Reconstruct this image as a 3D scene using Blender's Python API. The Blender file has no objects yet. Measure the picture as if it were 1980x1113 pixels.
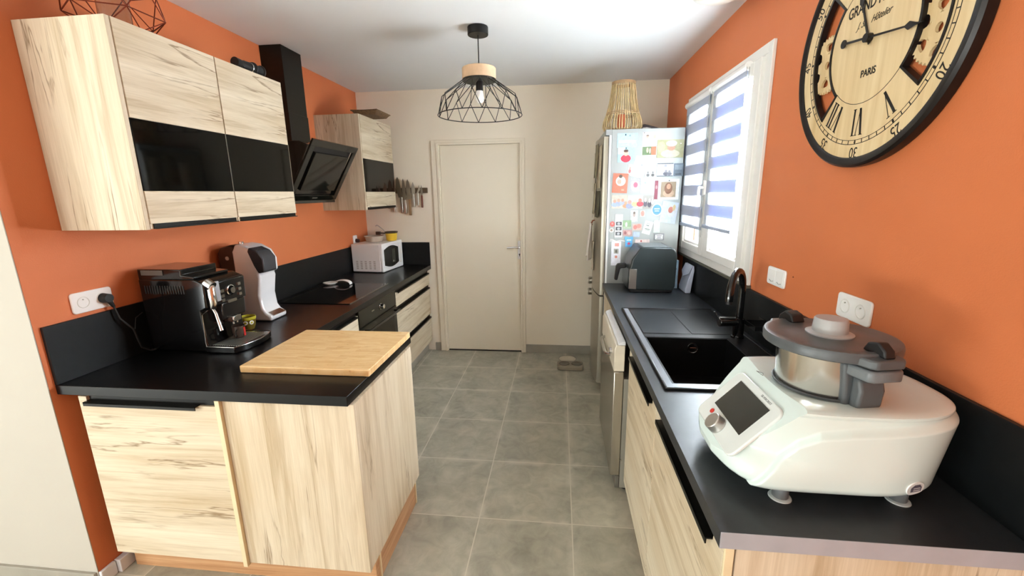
import bpy, bmesh, math, random
from mathutils import Vector, Matrix
random.seed(7)
PI = math.pi
S = bpy.context.scene
COL = S.collection
sin, cos = math.sin, math.cos

# ---------------------------------------------------------------- helpers
def lin(c):
    if isinstance(c, str):
        c = [int(c[i:i+2], 16)/255 for i in (0, 2, 4)]
    return tuple((x/12.92 if x <= .04045 else ((x+.055)/1.055)**2.4) for x in c) + (1.0,)

def base_mat(name):
    m = bpy.data.materials.new(name); m.use_nodes = True
    nt = m.node_tree; b = nt.nodes['Principled BSDF']
    return m, nt, b

def N(nt, t, **kw):
    n = nt.nodes.new(t)
    for k, v in kw.items(): setattr(n, k, v)
    return n

def coords(nt, scale=(1, 1, 1), rot=(0, 0, 0), loc=(0, 0, 0)):
    tc = N(nt, 'ShaderNodeTexCoord'); mp = N(nt, 'ShaderNodeMapping')
    mp.inputs['Scale'].default_value = scale; mp.inputs['Rotation'].default_value = rot; mp.inputs['Location'].default_value = loc
    nt.links.new(tc.outputs['Object'], mp.inputs['Vector'])
    return mp.outputs['Vector']

def noise(nt, vec, scale=5, detail=3, rough=.5, dist=0):
    n = N(nt, 'ShaderNodeTexNoise')
    n.inputs['Scale'].default_value = scale; n.inputs['Detail'].default_value = detail
    n.inputs['Roughness'].default_value = rough; n.inputs['Distortion'].default_value = dist
    nt.links.new(vec, n.inputs['Vector']); return n.outputs['Fac']

def ramp(nt, fac, stops, interp='LINEAR'):
    r = N(nt, 'ShaderNodeValToRGB'); r.color_ramp.interpolation = interp
    e = r.color_ramp.elements
    while len(e) < len(stops): e.new(.5)
    for i, (p, c) in enumerate(stops):
        e[i].position = p; e[i].color = c if len(c) == 4 else lin(c)
    nt.links.new(fac, r.inputs['Fac']); return r.outputs['Color']

def mix(nt, a, b, fac, mode='MIX'):
    m = N(nt, 'ShaderNodeMix', data_type='RGBA', blend_type=mode)
    for sock, v in ((m.inputs[6], a), (m.inputs[7], b), (m.inputs[0], fac)):
        if hasattr(v, 'is_linked') or hasattr(v, 'links'): nt.links.new(v, sock)
        else: sock.default_value = v
    return m.outputs[2]

def bump(nt, b, h, strength=.2, dist=.002):
    n = N(nt, 'ShaderNodeBump'); n.inputs['Strength'].default_value = strength; n.inputs['Distance'].default_value = dist
    nt.links.new(h, n.inputs['Height']); nt.links.new(n.outputs['Normal'], b.inputs['Normal'])

MC = {}
def mat(name, col='808080', rough=.5, metal=0, spec=.5, coat=0, var=.06, vs=14, bmp=0, bs=200, trans=0, ior=1.45, alpha=1):
    """plain procedural material with a little tonal variation"""
    if name in MC: return MC[name]
    m, nt, b = base_mat(name); c = lin(col)
    v = coords(nt)
    f = noise(nt, v, vs, 3)
    lo = tuple(x*(1-var) for x in c[:3])+(1,); hi = tuple(min(1, x*(1+var)) for x in c[:3])+(1,)
    nt.links.new(ramp(nt, f, [(.3, lo), (.7, hi)]), b.inputs['Base Color'])
    b.inputs['Roughness'].default_value = rough; b.inputs['Metallic'].default_value = metal
    b.inputs['Specular IOR Level'].default_value = spec; b.inputs['Coat Weight'].default_value = coat
    b.inputs['Transmission Weight'].default_value = trans; b.inputs['IOR'].default_value = ior; b.inputs['Alpha'].default_value = alpha
    if bmp: bump(nt, b, noise(nt, v, bs, 2), bmp)
    MC[name] = m; return m

def oak(name, grain='z', seed=0, tone=1.0):
    """light knotty oak laminate, long grain along one axis"""
    if name in MC: return MC[name]
    m, nt, b = base_mat(name)
    ax = 'xyz'.index(grain)
    def sc(long_, cross):
        s = [cross]*3; s[ax] = long_; return tuple(s)
    off = (seed*1.7, seed*2.3, seed*.9)
    warp = noise(nt, coords(nt, sc(.9, 3.2), loc=off), 1.6, 3, .5, .3)
    streak = noise(nt, coords(nt, sc(1.1, 22), loc=off), 1.0, 6, .62, .5)
    fine = noise(nt, coords(nt, sc(6, 190), loc=off), 1.0, 3, .6)
    crack = noise(nt, coords(nt, sc(.8, 11), loc=(off[0]+5, off[1]+3, off[2]+8)), 1.0, 5, .55, .5)
    dens = noise(nt, coords(nt, sc(1.8, 5), loc=(off[0]+2, off[1]+9, off[2]+1)), 1.2, 2)
    def c(h): return lin(h)
    t1 = ramp(nt, warp, [(.32, c('c9b594')), (.5, c('d6c8ae')), (.68, c('e4d8c0'))])
    t2 = ramp(nt, streak, [(.36, c('a88e69')), (.5, c('d8c9b0')), (.7, c('e6dbc6'))])
    a = mix(nt, t1, t2, .45)
    f2 = ramp(nt, fine, [(.35, (.72, .68, .6, 1)), (.65, (1, 1, 1, 1))])
    a = mix(nt, a, f2, .35, 'MULTIPLY')
    ck = ramp(nt, crack, [(.485, (0, 0, 0, 1)), (.5, (1, 1, 1, 1)), (.515, (0, 0, 0, 1))])
    dn = ramp(nt, dens, [(.47, (0, 0, 0, 1)), (.64, (1, 1, 1, 1))])
    k = mix(nt, ck, dn, 1.0, 'MULTIPLY')
    mul = N(nt, 'ShaderNodeMath', operation='MULTIPLY'); nt.links.new(k, mul.inputs[0]); mul.inputs[1].default_value = .8
    a = mix(nt, a, lin('7b603f'), mul.outputs[0])
    if tone != 1.0:
        a = mix(nt, a, (tone, tone, tone, 1), 1.0, 'MULTIPLY')
    nt.links.new(a, b.inputs['Base Color'])
    b.inputs['Roughness'].default_value = .5; b.inputs['Specular IOR Level'].default_value = .35
    bump(nt, b, fine, .12, .001)
    MC[name] = m; return m

def new(): return bmesh.new()

def box(bm, x, y, z):
    vs = [bm.verts.new((x[i], y[j], z[k])) for i in (0, 1) for j in (0, 1) for k in (0, 1)]
    for f in ((0, 1, 3, 2), (4, 6, 7, 5), (0, 4, 5, 1), (2, 3, 7, 6), (0, 2, 6, 4), (1, 5, 7, 3)):
        bm.faces.new([vs[i] for i in f])
    return bm

def prism(bm, pts, axis, a, b):
    """polygon pts (in the two remaining axes, order x<y<z) extruded along axis from a to b"""
    def P(p, t):
        q = list(p); q.insert('xyz'.index(axis), t); return q
    A = [bm.verts.new(P(p, a)) for p in pts]; B = [bm.verts.new(P(p, b)) for p in pts]
    n = len(pts)
    bm.faces.new(A); bm.faces.new(B[::-1])
    for i in range(n): bm.faces.new((A[i], B[i], B[(i+1) % n], A[(i+1) % n]))
    return bm

def frame_of(d):
    d = Vector(d).normalized()
    u = d.cross(Vector((0, 0, 1)))
    if u.length < .05: u = d.cross(Vector((0, 1, 0)))
    u.normalize(); return u, d.cross(u).normalized()

def cyl(bm, p0, p1, r0, r1=None, n=24, caps=True):
    r1 = r0 if r1 is None else r1
    p0, p1 = Vector(p0), Vector(p1); u, v = frame_of(p1-p0)
    A = [bm.verts.new(p0+(u*cos(2*PI*i/n)+v*sin(2*PI*i/n))*r0) for i in range(n)]
    B = [bm.verts.new(p1+(u*cos(2*PI*i/n)+v*sin(2*PI*i/n))*r1) for i in range(n)]
    for i in range(n): bm.faces.new((A[i], A[(i+1) % n], B[(i+1) % n], B[i]))
    if caps: bm.faces.new(A[::-1]); bm.faces.new(B)
    return bm

def tube(bm, pts, r, n=8, closed=False):
    pts = [Vector(p) for p in pts]; m = len(pts); rings = []
    pu = None
    for i, p in enumerate(pts):
        a = pts[(i-1) % m] if (closed or i > 0) else p
        c = pts[(i+1) % m] if (closed or i < m-1) else p
        d = (c-a)
        if d.length < 1e-9: d = Vector((0, 0, 1))
        d.normalize()
        if pu is None: u, _ = frame_of(d)
        else:
            u = pu - d*pu.dot(d)
            u = u.normalized() if u.length > 1e-6 else frame_of(d)[0]
        pu = u; v = d.cross(u)
        rr = r[i] if isinstance(r, (list, tuple)) else r
        rings.append([bm.verts.new(p+(u*cos(2*PI*k/n)+v*sin(2*PI*k/n))*rr) for k in range(n)])
    for i in range(m if closed else m-1):
        A, B = rings[i], rings[(i+1) % m]
        for k in range(n): bm.faces.new((A[k], A[(k+1) % n], B[(k+1) % n], B[k]))
    if not closed: bm.faces.new(rings[0][::-1]); bm.faces.new(rings[-1])
    return bm

def lathe(bm, prof, c=(0, 0, 0), n=40, axis='z'):
    """prof: (r, h) points turned about axis through c"""
    cx, cy, cz = c; rings = []
    for r, h in prof:
        if r < 1e-6:
            q = {'z': (cx, cy, cz+h), 'x': (cx+h, cy, cz), 'y': (cx, cy+h, cz)}[axis]
            rings.append([bm.verts.new(q)]); continue
        R = []
        for i in range(n):
            a = 2*PI*i/n; s, t = r*cos(a), r*sin(a)
            q = {'z': (cx+s, cy+t, cz+h), 'x': (cx+h, cy+s, cz+t), 'y': (cx+t, cy+h, cz+s)}[axis]
            R.append(bm.verts.new(q))
        rings.append(R)
    for A, B in zip(rings, rings[1:]):
        if len(A) == 1 and len(B) == 1: continue
        for i in range(n):
            j = (i+1) % n
            if len(A) == 1: bm.faces.new((A[0], B[j], B[i]))
            elif len(B) == 1: bm.faces.new((A[i], A[j], B[0]))
            else: bm.faces.new((A[i], A[j], B[j], B[i]))
    return bm

def xf(bm, M, start=0):
    bm.verts.ensure_lookup_table()
    for v in list(bm.verts)[start:]: v.co = M @ v.co
    return bm

def rrect(x0, x1, y0, y1, r, n=5):
    P = []
    for cx, cy, a0 in ((x1-r, y1-r, 0), (x0+r, y1-r, 90), (x0+r, y0+r, 180), (x1-r, y0+r, 270)):
        for i in range(n+1):
            a = math.radians(a0+90*i/n); P.append((cx+r*cos(a), cy+r*sin(a)))
    return P

def wm(o):
    M = Matrix.LocRotScale(o.location, o.rotation_euler, None)
    return wm(o.parent) @ M if o.parent else M

def tag(o, label=None, cat=None, group=None, kind=None):
    for k, v in (('label', label), ('category', cat), ('group', group), ('kind', kind)):
        if v: o[k] = v
    return o

def thing(name, label, cat, loc=(0, 0, 0), rot=(0, 0, 0), group=None):
    o = bpy.data.objects.new(name, None); COL.objects.link(o)
    o.location = loc; o.rotation_euler = rot; o.empty_display_size = .05
    return tag(o, label, cat, group)

def obj(name, bm, m, parent=None, bevel=0, seg=2, smooth=40, local=False, label=None):
    """link bm as one mesh; coordinates are world unless local (then: the parent's frame)"""
    if parent is not None and not local:
        inv = wm(parent).inverted()
        for v in bm.verts: v.co = inv @ v.co
    bmesh.ops.recalc_face_normals(bm, faces=bm.faces[:])
    me = bpy.data.meshes.new(name); bm.to_mesh(me); bm.free()
    for p in me.polygons: p.use_smooth = True
    me.set_sharp_from_angle(angle=math.radians(smooth))
    for mm in (m if isinstance(m, (list, tuple)) else [m]): me.materials.append(mm)
    o = bpy.data.objects.new(name, me); COL.objects.link(o); o.parent = parent
    if bevel:
        md = o.modifiers.new('edge', 'BEVEL'); md.width = bevel; md.segments = seg; md.limit_method = 'ANGLE'; md.angle_limit = math.radians(40)
    if label: o['label'] = label
    return o

def text(s, size, M, depth=.0006, align='CENTER', shear=0, sx=1.0, bold=0):
    """lettering as a bmesh, laid out in the xy plane, then placed by matrix M"""
    cu = bpy.data.curves.new('lettering', 'FONT'); cu.body = s; cu.size = size; cu.extrude = depth
    cu.align_x = align; cu.align_y = 'CENTER'; cu.shear = shear; cu.offset = bold; cu.resolution_u = 4
    t = bpy.data.objects.new('lettering', cu); COL.objects.link(t)
    dg = bpy.context.evaluated_depsgraph_get(); dg.update()
    me = bpy.data.meshes.new_from_object(t.evaluated_get(dg))
    bm = new(); bm.from_mesh(me)
    for v in bm.verts: v.co.x *= sx
    xf(bm, M)
    bpy.data.objects.remove(t); bpy.data.curves.remove(cu); bpy.data.meshes.remove(me)
    return bm

def struct(name, bm, m, parent=None, **kw):
    o = obj(name, bm, m, parent, **kw)
    if parent is None: o['kind'] = 'structure'
    return o
# ---------------------------------------------------------------- camera
def setup_camera():
    f, yaw, pitch, roll = 820.3039, .1119, -.2196, -.0146
    fw = Vector((-sin(yaw)*cos(pitch), cos(yaw)*cos(pitch), sin(pitch)))
    r = Vector((cos(yaw), sin(yaw), 0)); u = r.cross(fw)
    c, s = cos(roll), sin(roll)
    R, U = c*r+s*u, -s*r+c*u
    cam = bpy.data.cameras.new('camera'); o = bpy.data.objects.new('camera', cam); COL.objects.link(o)
    cam.sensor_fit = 'HORIZONTAL'; cam.sensor_width = 36; cam.lens = f/1980*36; cam.clip_start = .02
    M = Matrix((R, U, -fw)).transposed().to_4x4(); M.translation = (0, 0, 1.5925)
    o.matrix_world = M; S.camera = o
setup_camera()
S.view_settings.view_transform = 'Standard'; S.view_settings.look = 'None'
S.view_settings.gamma = 1; S.view_settings.use_curve_mapping = False
S.view_settings.exposure = EXPO = .38

# ---------------------------------------------------------------- key planes
XL, XR, YB, ZC, YN = -1.9134, .94, 4.099, 2.535, 1.284
TOP = .90
YR, XF = -3.6, -4.6       # rear and far-left walls of the open living room behind the camera

# ---------------------------------------------------------------- materials
m_orange = mat('orange_paint', 'ce7445', .6, var=.03, vs=3, bmp=.25, bs=260)
m_cream = mat('cream_wall_paint', 'f0e6d3', .8, var=.015, vs=2, bmp=.12, bs=180)
m_ceil = mat('ceiling_paint', 'ebebea', .85, var=.01, vs=2)
m_door = mat('door_paint', 'ebe1cc', .42, var=.01, vs=2)
m_black = mat('black_laminate', '0b0b0c', .3, spec=.35, var=.15, vs=40, bmp=.05, bs=500)
m_splash = mat('black_panel', '101213', .42, spec=.35, var=.15, vs=40)
m_blackmetal = mat('black_metal', '100f0f', .42, metal=.3)
m_profile = mat('black_handle_profile', '1a1916', .38, metal=.5)
m_gblack = mat('gloss_black_plastic', '0b0b0c', .12, coat=.4, var=.1)
m_mblack = mat('matt_black_plastic', '1b1b1c', .5, var=.1)
m_glassblk = mat('black_glass', '040505', .05, spec=.3, var=.05)
m_chrome = mat('chrome', 'cfcfcf', .14, metal=1, var=.03)
m_steel = mat('brushed_steel', 'b9b6ae', .3, metal=1, var=.08, vs=6)
m_silver = mat('silver_plastic', 'e4e6ea', .25, metal=.15, coat=.3, var=.02)
m_white = mat('white_plastic', 'f2f1ee', .32, var=.01)
m_pvc = mat('white_window_pvc', 'e9e7e2', .3, var=.01)
m_oakz = oak('oak_vertical_grain', 'z', 0)
m_oaky = oak('oak_grain_along_run', 'y', 3)
m_oakx = oak('oak_grain_across', 'x', 5)
m_oakz2 = oak('oak_vertical_grain_bodies', 'z', 8)  # same oak tones as the fronts, only the grain is shifted
m_oakedge = mat('oak_edge_band', 'e2d1aa', .5, var=.05)

def brownwood():
    m, nt, b = base_mat('brown_plinth_wood')
    f = noise(nt, coords(nt, (1.5, 1.5, 40)), 1.2, 5, .6, .6)
    nt.links.new(ramp(nt, f, [(.3, 'a9794f'), (.5, 'c3956a'), (.7, 'd3a97f')]), b.inputs['Base Color'])
    b.inputs['Roughness'].default_value = .5; return m
m_plinth = brownwood()

def floor_mat():
    m, nt, b = base_mat('grey_floor_tiles')
    PX, PY, X0, Y0, G = .462, .4685, -.385, 1.803, .0026
    tc = N(nt, 'ShaderNodeTexCoord'); sp = N(nt, 'ShaderNodeSeparateXYZ'); nt.links.new(tc.outputs['Object'], sp.inputs[0])
    def M(op, a, b_=None):
        n = N(nt, 'ShaderNodeMath', operation=op)
        for i, v in enumerate((a, b_)):
            if v is None: continue
            if isinstance(v, (int, float)): n.inputs[i].default_value = v
            else: nt.links.new(v, n.inputs[i])
        return n.outputs[0]
    ux = M('DIVIDE', M('SUBTRACT', sp.outputs[0], X0), PX); uy = M('DIVIDE', M('SUBTRACT', sp.outputs[1], Y0), PY)
    fx = M('ABSOLUTE', M('SUBTRACT', M('FRACT', ux), .5)); fy = M('ABSOLUTE', M('SUBTRACT', M('FRACT', uy), .5))
    gx = M('GREATER_THAN', fx, .5-G/PX); gy = M('GREATER_THAN', fy, .5-G/PY); g = M('MAXIMUM', gx, gy)
    ex = M('MAXIMUM', fx, fy)
    cb = N(nt, 'ShaderNodeCombineXYZ'); nt.links.new(M('FLOOR', ux), cb.inputs[0]); nt.links.new(M('FLOOR', uy), cb.inputs[1])
    wn = N(nt, 'ShaderNodeTexWhiteNoise', noise_dimensions='2D'); nt.links.new(cb.outputs[0], wn.inputs['Vector'])
    # cloudy concrete look, shifted per tile
    add = N(nt, 'ShaderNodeVectorMath', operation='MULTIPLY_ADD'); nt.links.new(wn.outputs['Color'], add.inputs[0]); add.inputs[1].default_value = (7, 7, 7)
    nt.links.new(tc.outputs['Object'], add.inputs[2])
    f1 = noise(nt, add.outputs[0], 3.2, 6, .62, .35); f2 = noise(nt, add.outputs[0], 11, 4, .6, 1.0)
    c = ramp(nt, f1, [(.28, '8a887a'), (.45, 'a5a293'), (.58, 'b4b09f'), (.74, 'cac7b6')])
    c2 = ramp(nt, f2, [(.34, '8f8c7e'), (.66, 'bfbba9')])
    c = mix(nt, c, c2, .4)
    edge = ramp(nt, ex, [(.43, (0, 0, 0, 1)), (.5, (1, 1, 1, 1))])
    em = mix(nt, edge, ramp(nt, noise(nt, tc.outputs['Object'], 6, 4), [(.45, (0, 0, 0, 1)), (.62, (1, 1, 1, 1))]), 1.0, 'MULTIPLY')
    mm = N(nt, 'ShaderNodeMath', operation='MULTIPLY'); nt.links.new(em, mm.inputs[0]); mm.inputs[1].default_value = .8
    c = mix(nt, c, lin('cbc6b6'), mm.outputs[0])
    tone = ramp(nt, wn.outputs['Value'], [(0, (.93, .93, .93, 1)), (1, (1.04, 1.04, 1.04, 1))])
    c = mix(nt, c, tone, 1.0, 'MULTIPLY')
    c = mix(nt, c, lin('cdc8b8'), g)
    nt.links.new(c, b.inputs['Base Color'])
    b.inputs['Roughness'].default_value = .42; b.inputs['Specular IOR Level'].default_value = .4
    inv = M('SUBTRACT', 1, g); bump(nt, b, M('ADD', inv, M('MULTIPLY', f2, .15)), .35, .002)
    return m
m_floor = floor_mat()
m_skirt = mat('grey_tile_skirting', 'a09b8f', .45, var=.08, vs=7)

# ---------------------------------------------------------------- room shell
struct('floor', box(new(), (XF-.15, XR+.35), (YR-.15, YB+.2), (-.1, 0)), m_floor)
struct('ceiling', box(new(), (XF-.15, XR+.35), (YR-.15, YB+.2), (ZC, ZC+.12)), m_ceil)
struct('wall_left', box(new(), (XL-.15, XL), (YN+.001, YB), (0, ZC)), m_orange)
bm = new(); box(bm, (XF, XL-.0005), (YN-.003, YN), (0, ZC)); box(bm, (XF, XL-.151), (YN, YN+.12), (0, ZC))
struct('wall_left_return', bm, mat('greige_wall_paint', 'bab4a9', .8, var=.015, vs=2, bmp=.12, bs=180))
# back wall with the door opening
DX0, DX1, DZ = -1.148, -.362, 2.05
bm = new(); box(bm, (XL-.15, DX0), (YB, YB+.15), (0, ZC)); box(bm, (DX1, XR+.3), (YB, YB+.15), (0, ZC)); box(bm, (DX0, DX1), (YB, YB+.15), (DZ, ZC))
struct('wall_back', bm, m_cream)
# right wall with the window opening
WY0, WY1, WZ0, WZ1 = 2.19, 3.385, 1.165, 2.205
bm = new()
box(bm, (XR, XR+.09), (YR, WY0), (0, ZC)); box(bm, (XR, XR+.09), (WY1, YB), (0, ZC))
box(bm, (XR, XR+.09), (WY0, WY1), (0, WZ0)); box(bm, (XR, XR+.09), (WY0, WY1), (WZ1, ZC))
struct('wall_right', bm, m_orange)
# living room behind the camera: rear wall and far left wall, each with glazed openings
bm = new()
box(bm, (XF, -3.2), (YR-.12, YR), (0, ZC)); box(bm, (-1.6, XR+.09), (YR-.12, YR), (0, ZC)); box(bm, (-3.2, -1.6), (YR-.12, YR), (2.2, ZC))
struct('wall_rear', bm, m_cream)
bm = new()
box(bm, (XF-.12, XF), (YR, -3.2), (0, ZC)); box(bm, (XF-.12, XF), (-1.0, YN), (0, ZC)); box(bm, (XF-.12, XF), (-3.2, -1.0), (2.2, ZC))
struct('wall_far_left', bm, m_cream)

struct('baseboard_back', box(box(new(), (-1.27, -1.212), (YB-.012, YB), (0, .085)), (-.323, XR), (YB-.012, YB), (0, .085)), m_skirt, bevel=.002)
struct('baseboard_left_return', box(new(), (XF, XL-.006), (YN-.015, YN-.003), (0, .062)), m_skirt, bevel=.002)
m_wtile = mat('white_tile_skirting', 'dfe1e4', .25, var=.02)
bm = new(); box(bm, (XL, XL+.014), (YN-.002, 1.342), (0, .062)); box(bm, (XL, XL+.03), (1.344, 1.412), (0, .062))
struct('baseboard_left', bm, m_wtile, bevel=.003)

# door
d = bpy.data.objects.new('door_1', None); COL.objects.link(d); d.location = (-.75, YB, 0); d['kind'] = 'structure'
bm = new()
for pts in ([(-1.2107, 0), (-1.148, 0), (-1.148, DZ), (-.362, DZ), (-.362, 0), (-.3238, 0), (-.3238, 2.0875), (-1.2107, 2.0875)],):
    prism(bm, pts, 'y', YB-.018, YB+.0)
    prism(bm, [(-1.160, 0), (-1.138, 0), (-1.138, DZ-.008), (-.370, DZ-.008), (-.370, 0), (-.352, 0), (-.352, 2.062), (-1.160, 2.062)], 'y', YB-.026, YB-.010)
    prism(bm, [(-1.148, 0), (-1.133, 0), (-1.133, 2.043), (-.369, 2.043), (-.369, 0), (-.362, 0), (-.362, DZ), (-1.148, DZ)], 'y', YB-.010, YB+.1)
obj('door_frame', bm, m_door, d, bevel=.003)
obj('door_leaf', box(new(), (-1.132, -.370), (YB+.006, YB+.046), (.012, 2.042)), m_door, d, bevel=.003)
h = obj('handle_plate', prism(new(), rrect(-.398, -.362, .962, 1.142, .012), 'y', YB-.002, YB+.006), m_silver, d, bevel=.002)
bm = new(); cyl(bm, (-.382, YB+.0, 1.080), (-.382, YB-.05, 1.080), .010, n=16)
tube(bm, [(-.382, YB-.046, 1.08), (-.395, YB-.052, 1.08), (-.43, YB-.052, 1.084), (-.50, YB-.046, 1.078)], [.010, .010, .009, .008], 12)
obj('door_handle', bm, m_chrome, d)
bm = new(); cyl(bm, (-.382, YB-.004, 1.01), (-.382, YB-.001, 1.01), .007, n=14); box(bm, (-.385, -.379), (YB-.004, YB-.001), (.99, 1.01))
obj('keyhole', bm, m_mblack, d)
m_gap = mat('dark_threshold', '2a2622', .7)
obj('threshold', box(new(), (-1.132, -.370), (YB+.004, YB+.05), (0, .010)), m_gap, d)

# ---------------------------------------------------------------- window
w = bpy.data.objects.new('window_1', None); COL.objects.link(w); w.location = (XR, 2.8, 1.135); w['kind'] = 'structure'
def ringbox(bm, x0, x1, y0, y1, z0, z1, t, tb=None, tl=None, tr=None):
    tb = tb or t; tl = tl or t; tr = tr or t
    box(bm, (x0, x1), (y0, y0+tl), (z0, z1)); box(bm, (x0, x1), (y1-tr, y1), (z0, z1))
    box(bm, (x0, x1), (y0+tl, y1-tr), (z0, z0+tb)); box(bm, (x0, x1), (y0+tl, y1-tr), (z1-t, z1))
bm = new(); ringbox(bm, XR-.016, XR, 2.155, 3.415, 1.132, 2.236, .045)
obj('window_casing', bm, m_pvc, w, bevel=.003)
bm = new(); ringbox(bm, XR-.012, XR+.07, WY0+.002, WY1-.002, WZ0+.002, WZ1-.002, .04, tb=.03)
obj('window_frame', bm, m_pvc, w, bevel=.003)
m_pane = base_mat('window_pane_glass')
def glass_pane():
    m, nt, b = m_pane
    nt.nodes.remove(b); out = nt.nodes['Material Output']
    t = N(nt, 'ShaderNodeBsdfTransparent'); g = N(nt, 'ShaderNodeBsdfGlossy'); g.inputs['Roughness'].default_value = .02
    mx = N(nt, 'ShaderNodeMixShader'); fr = N(nt, 'ShaderNodeValue'); fr.outputs[0].default_value = .05
    t.inputs['Color'].default_value = (.95, .97, .97, 1)
    nt.links.new(fr.outputs[0], mx.inputs[0]); nt.links.new(t.outputs[0], mx.inputs[1]); nt.links.new(g.outputs[0], mx.inputs[2])
    nt.links.new(mx.outputs[0], out.inputs['Surface']); return m
m_pane = glass_pane()
for nm, y0, y1, tl, tr in (('sash', 2.225, 2.820, .075, .085), ('sash', 2.822, 3.352, .085, .07)):
    bm = new(); ringbox(bm, XR-.030, XR+.035, y0, y1, 1.180, 2.185, .065, tb=.05, tl=tl, tr=tr)
    s = obj(nm, bm, m_pvc, w, bevel=.004)
    bm = new(); ringbox(bm, XR-.016, XR+.03, y0+tl, y1-tr, 1.229, 2.121, .014)
    obj('glazing_bead', bm, m_pvc, s, bevel=.004)
    obj('pane', box(new(), (XR+.008, XR+.014), (y0+tl-.003, y1-tr+.003), (1.228, 2.122)), m_pane, s)
bm = new(); prism(bm, rrect(2.838, 2.868, 1.565, 1.655, .008), 'x', XR-.042, XR-.030)
cyl(bm, (XR-.03, 2.853, 1.61), (XR-.07, 2.853, 1.61), .010, n=14); tube(bm, [(XR-.066, 2.853, 1.615), (XR-.068, 2.855, 1.58), (XR-.064, 2.858, 1.50)], [.010, .010, .007], 10)
obj('window_handle', bm, m_white, w)
obj('sill_strip', box(new(), (XR-.022, XR), (2.150, 3.40), (1.118, 1.132)), mat('window_sill_strip', '5d5a4e', .5), w, bevel=.001)

# outside: garden wall and a yellow-leaved bush, overexposed in daylight
def blinds():
    m, nt, b = base_mat('striped_blind_fabric')
    nt.nodes.remove(b); out = nt.nodes['Material Output']
    tc = N(nt, 'ShaderNodeTexCoord'); sp = N(nt, 'ShaderNodeSeparateXYZ'); nt.links.new(tc.outputs['Object'], sp.inputs[0])
    a = N(nt, 'ShaderNodeMath', operation='DIVIDE'); nt.links.new(sp.outputs[2], a.inputs[0]); a.inputs[1].default_value = .138
    fr = N(nt, 'ShaderNodeMath', operation='FRACT'); nt.links.new(a.outputs[0], fr.inputs[0])
    gt = N(nt, 'ShaderNodeMath', operation='GREATER_THAN'); nt.links.new(fr.outputs[0], gt.inputs[0]); gt.inputs[1].default_value = .5
    # opaque band
    d1 = N(nt, 'ShaderNodeBsdfDiffuse'); d1.inputs[0].default_value = lin('d8dde8'); t1 = N(nt, 'ShaderNodeBsdfTranslucent'); t1.inputs[0].default_value = lin('b2bcd4')
    m1 = N(nt, 'ShaderNodeMixShader'); m1.inputs[0].default_value = .36; nt.links.new(d1.outputs[0], m1.inputs[1]); nt.links.new(t1.outputs[0], m1.inputs[2])
    t2 = N(nt, 'ShaderNodeBsdfTranslucent'); t2.inputs[0].default_value = (.9, .93, .96, 1); tr = N(nt, 'ShaderNodeBsdfTransparent')
    m2 = N(nt, 'ShaderNodeMixShader'); m2.inputs[0].default_value = .5; nt.links.new(t2.outputs[0], m2.inputs[1]); nt.links.new(tr.outputs[0], m2.inputs[2])
    mx = N(nt, 'ShaderNodeMixShader'); nt.links.new(gt.outputs[0], mx.inputs[0]); nt.links.new(m2.outputs[0], mx.inputs[1]); nt.links.new(m1.outputs[0], mx.inputs[2])
    nt.links.new(mx.outputs[0], out.inputs['Surface']); return m
m_blind = blinds()
m_bar = mat('blind_bottom_bar', 'a9b3c6', .4, metal=.3)
for y0, y1, zb, lab in ((2.352, 2.800, 1.372, 'striped day-night roller blind on the nearer window sash, beside the orange wall'),
                        (2.866, 3.345, 1.352, 'striped day-night roller blind on the farther window sash, next to the fridge')):
    t = thing('roller_blind', lab, 'blind', (XR-.05, (y0+y1)/2, zb))
    bm = new()
    for i in range(2): box(bm, (XR-.036-.005*i, XR-.0355-.005*i), (y0, y1), (zb+.01, 2.17))
    obj('fabric', bm, m_blind, t)
    obj('bottom_bar', prism(new(), rrect(XR-.050, XR-.031, zb-.008, zb+.014, .005, 3), 'y', y0-.004, y1+.004), m_bar, t)
    bm = new(); cyl(bm, (XR-.034, y0-.012, 2.178), (XR-.034, y1+.012, 2.178), .021, n=20)
    obj('roller_cassette', bm, m_white, t, bevel=.003)
    bm = new()
    for dx in (0, .012):
        tube(bm, [(XR-.036-dx, y0-.016, 2.17), (XR-.036-dx, y0-.018, 1.8), (XR-.036-dx, y0-.016, 1.30)], .0016, 6)
    obj('bead_chain', bm, mat('bead_chain_grey', 'a8a8a6', .4), t)

# ---------------------------------------------------------------- light
W = bpy.data.worlds.new('daylight'); S.world = W; W.use_nodes = True
bg = W.node_tree.nodes['Background']; bg.inputs[0].default_value = (.88, .95, 1, 1); bg.inputs[1].default_value = 2.5
def area(name, loc, rot, sx, sy, power, col, spread=0):
    l = bpy.data.lights.new(name, 'AREA'); l.shape = 'RECTANGLE'; l.size = sx; l.size_y = sy; l.energy = power; l.color = col
    if spread: l.spread = math.radians(spread)
    o = bpy.data.objects.new(name, l); COL.objects.link(o); o.location = loc; o.rotation_euler = rot
# daylight through the glazed openings of the living room behind the camera
area('daylight_rear', (-2.4, YR-.05, 1.1), (PI/2, 0, 0), 1.6, 2.2, 4, (.94, 1, .985))
area('daylight_left', (XF-.05, -2.1, 1.1), (PI/2, 0, -PI/2), 2.2, 2.2, 12, (.94, 1, .985))
# unseen uplights added low in the openings to brighten the ceiling
area('added_ceiling_uplight', (-2.4, YR-.02, .30), (PI/2+1.1, 0, 0), 1.6, .5, 55, (.94, 1, .985))
area('added_ceiling_uplight', (XF-.02, -2.1, .30), (PI/2+1.1, 0, -PI/2), 2.2, .5, 150, (.94, 1, .985))
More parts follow.
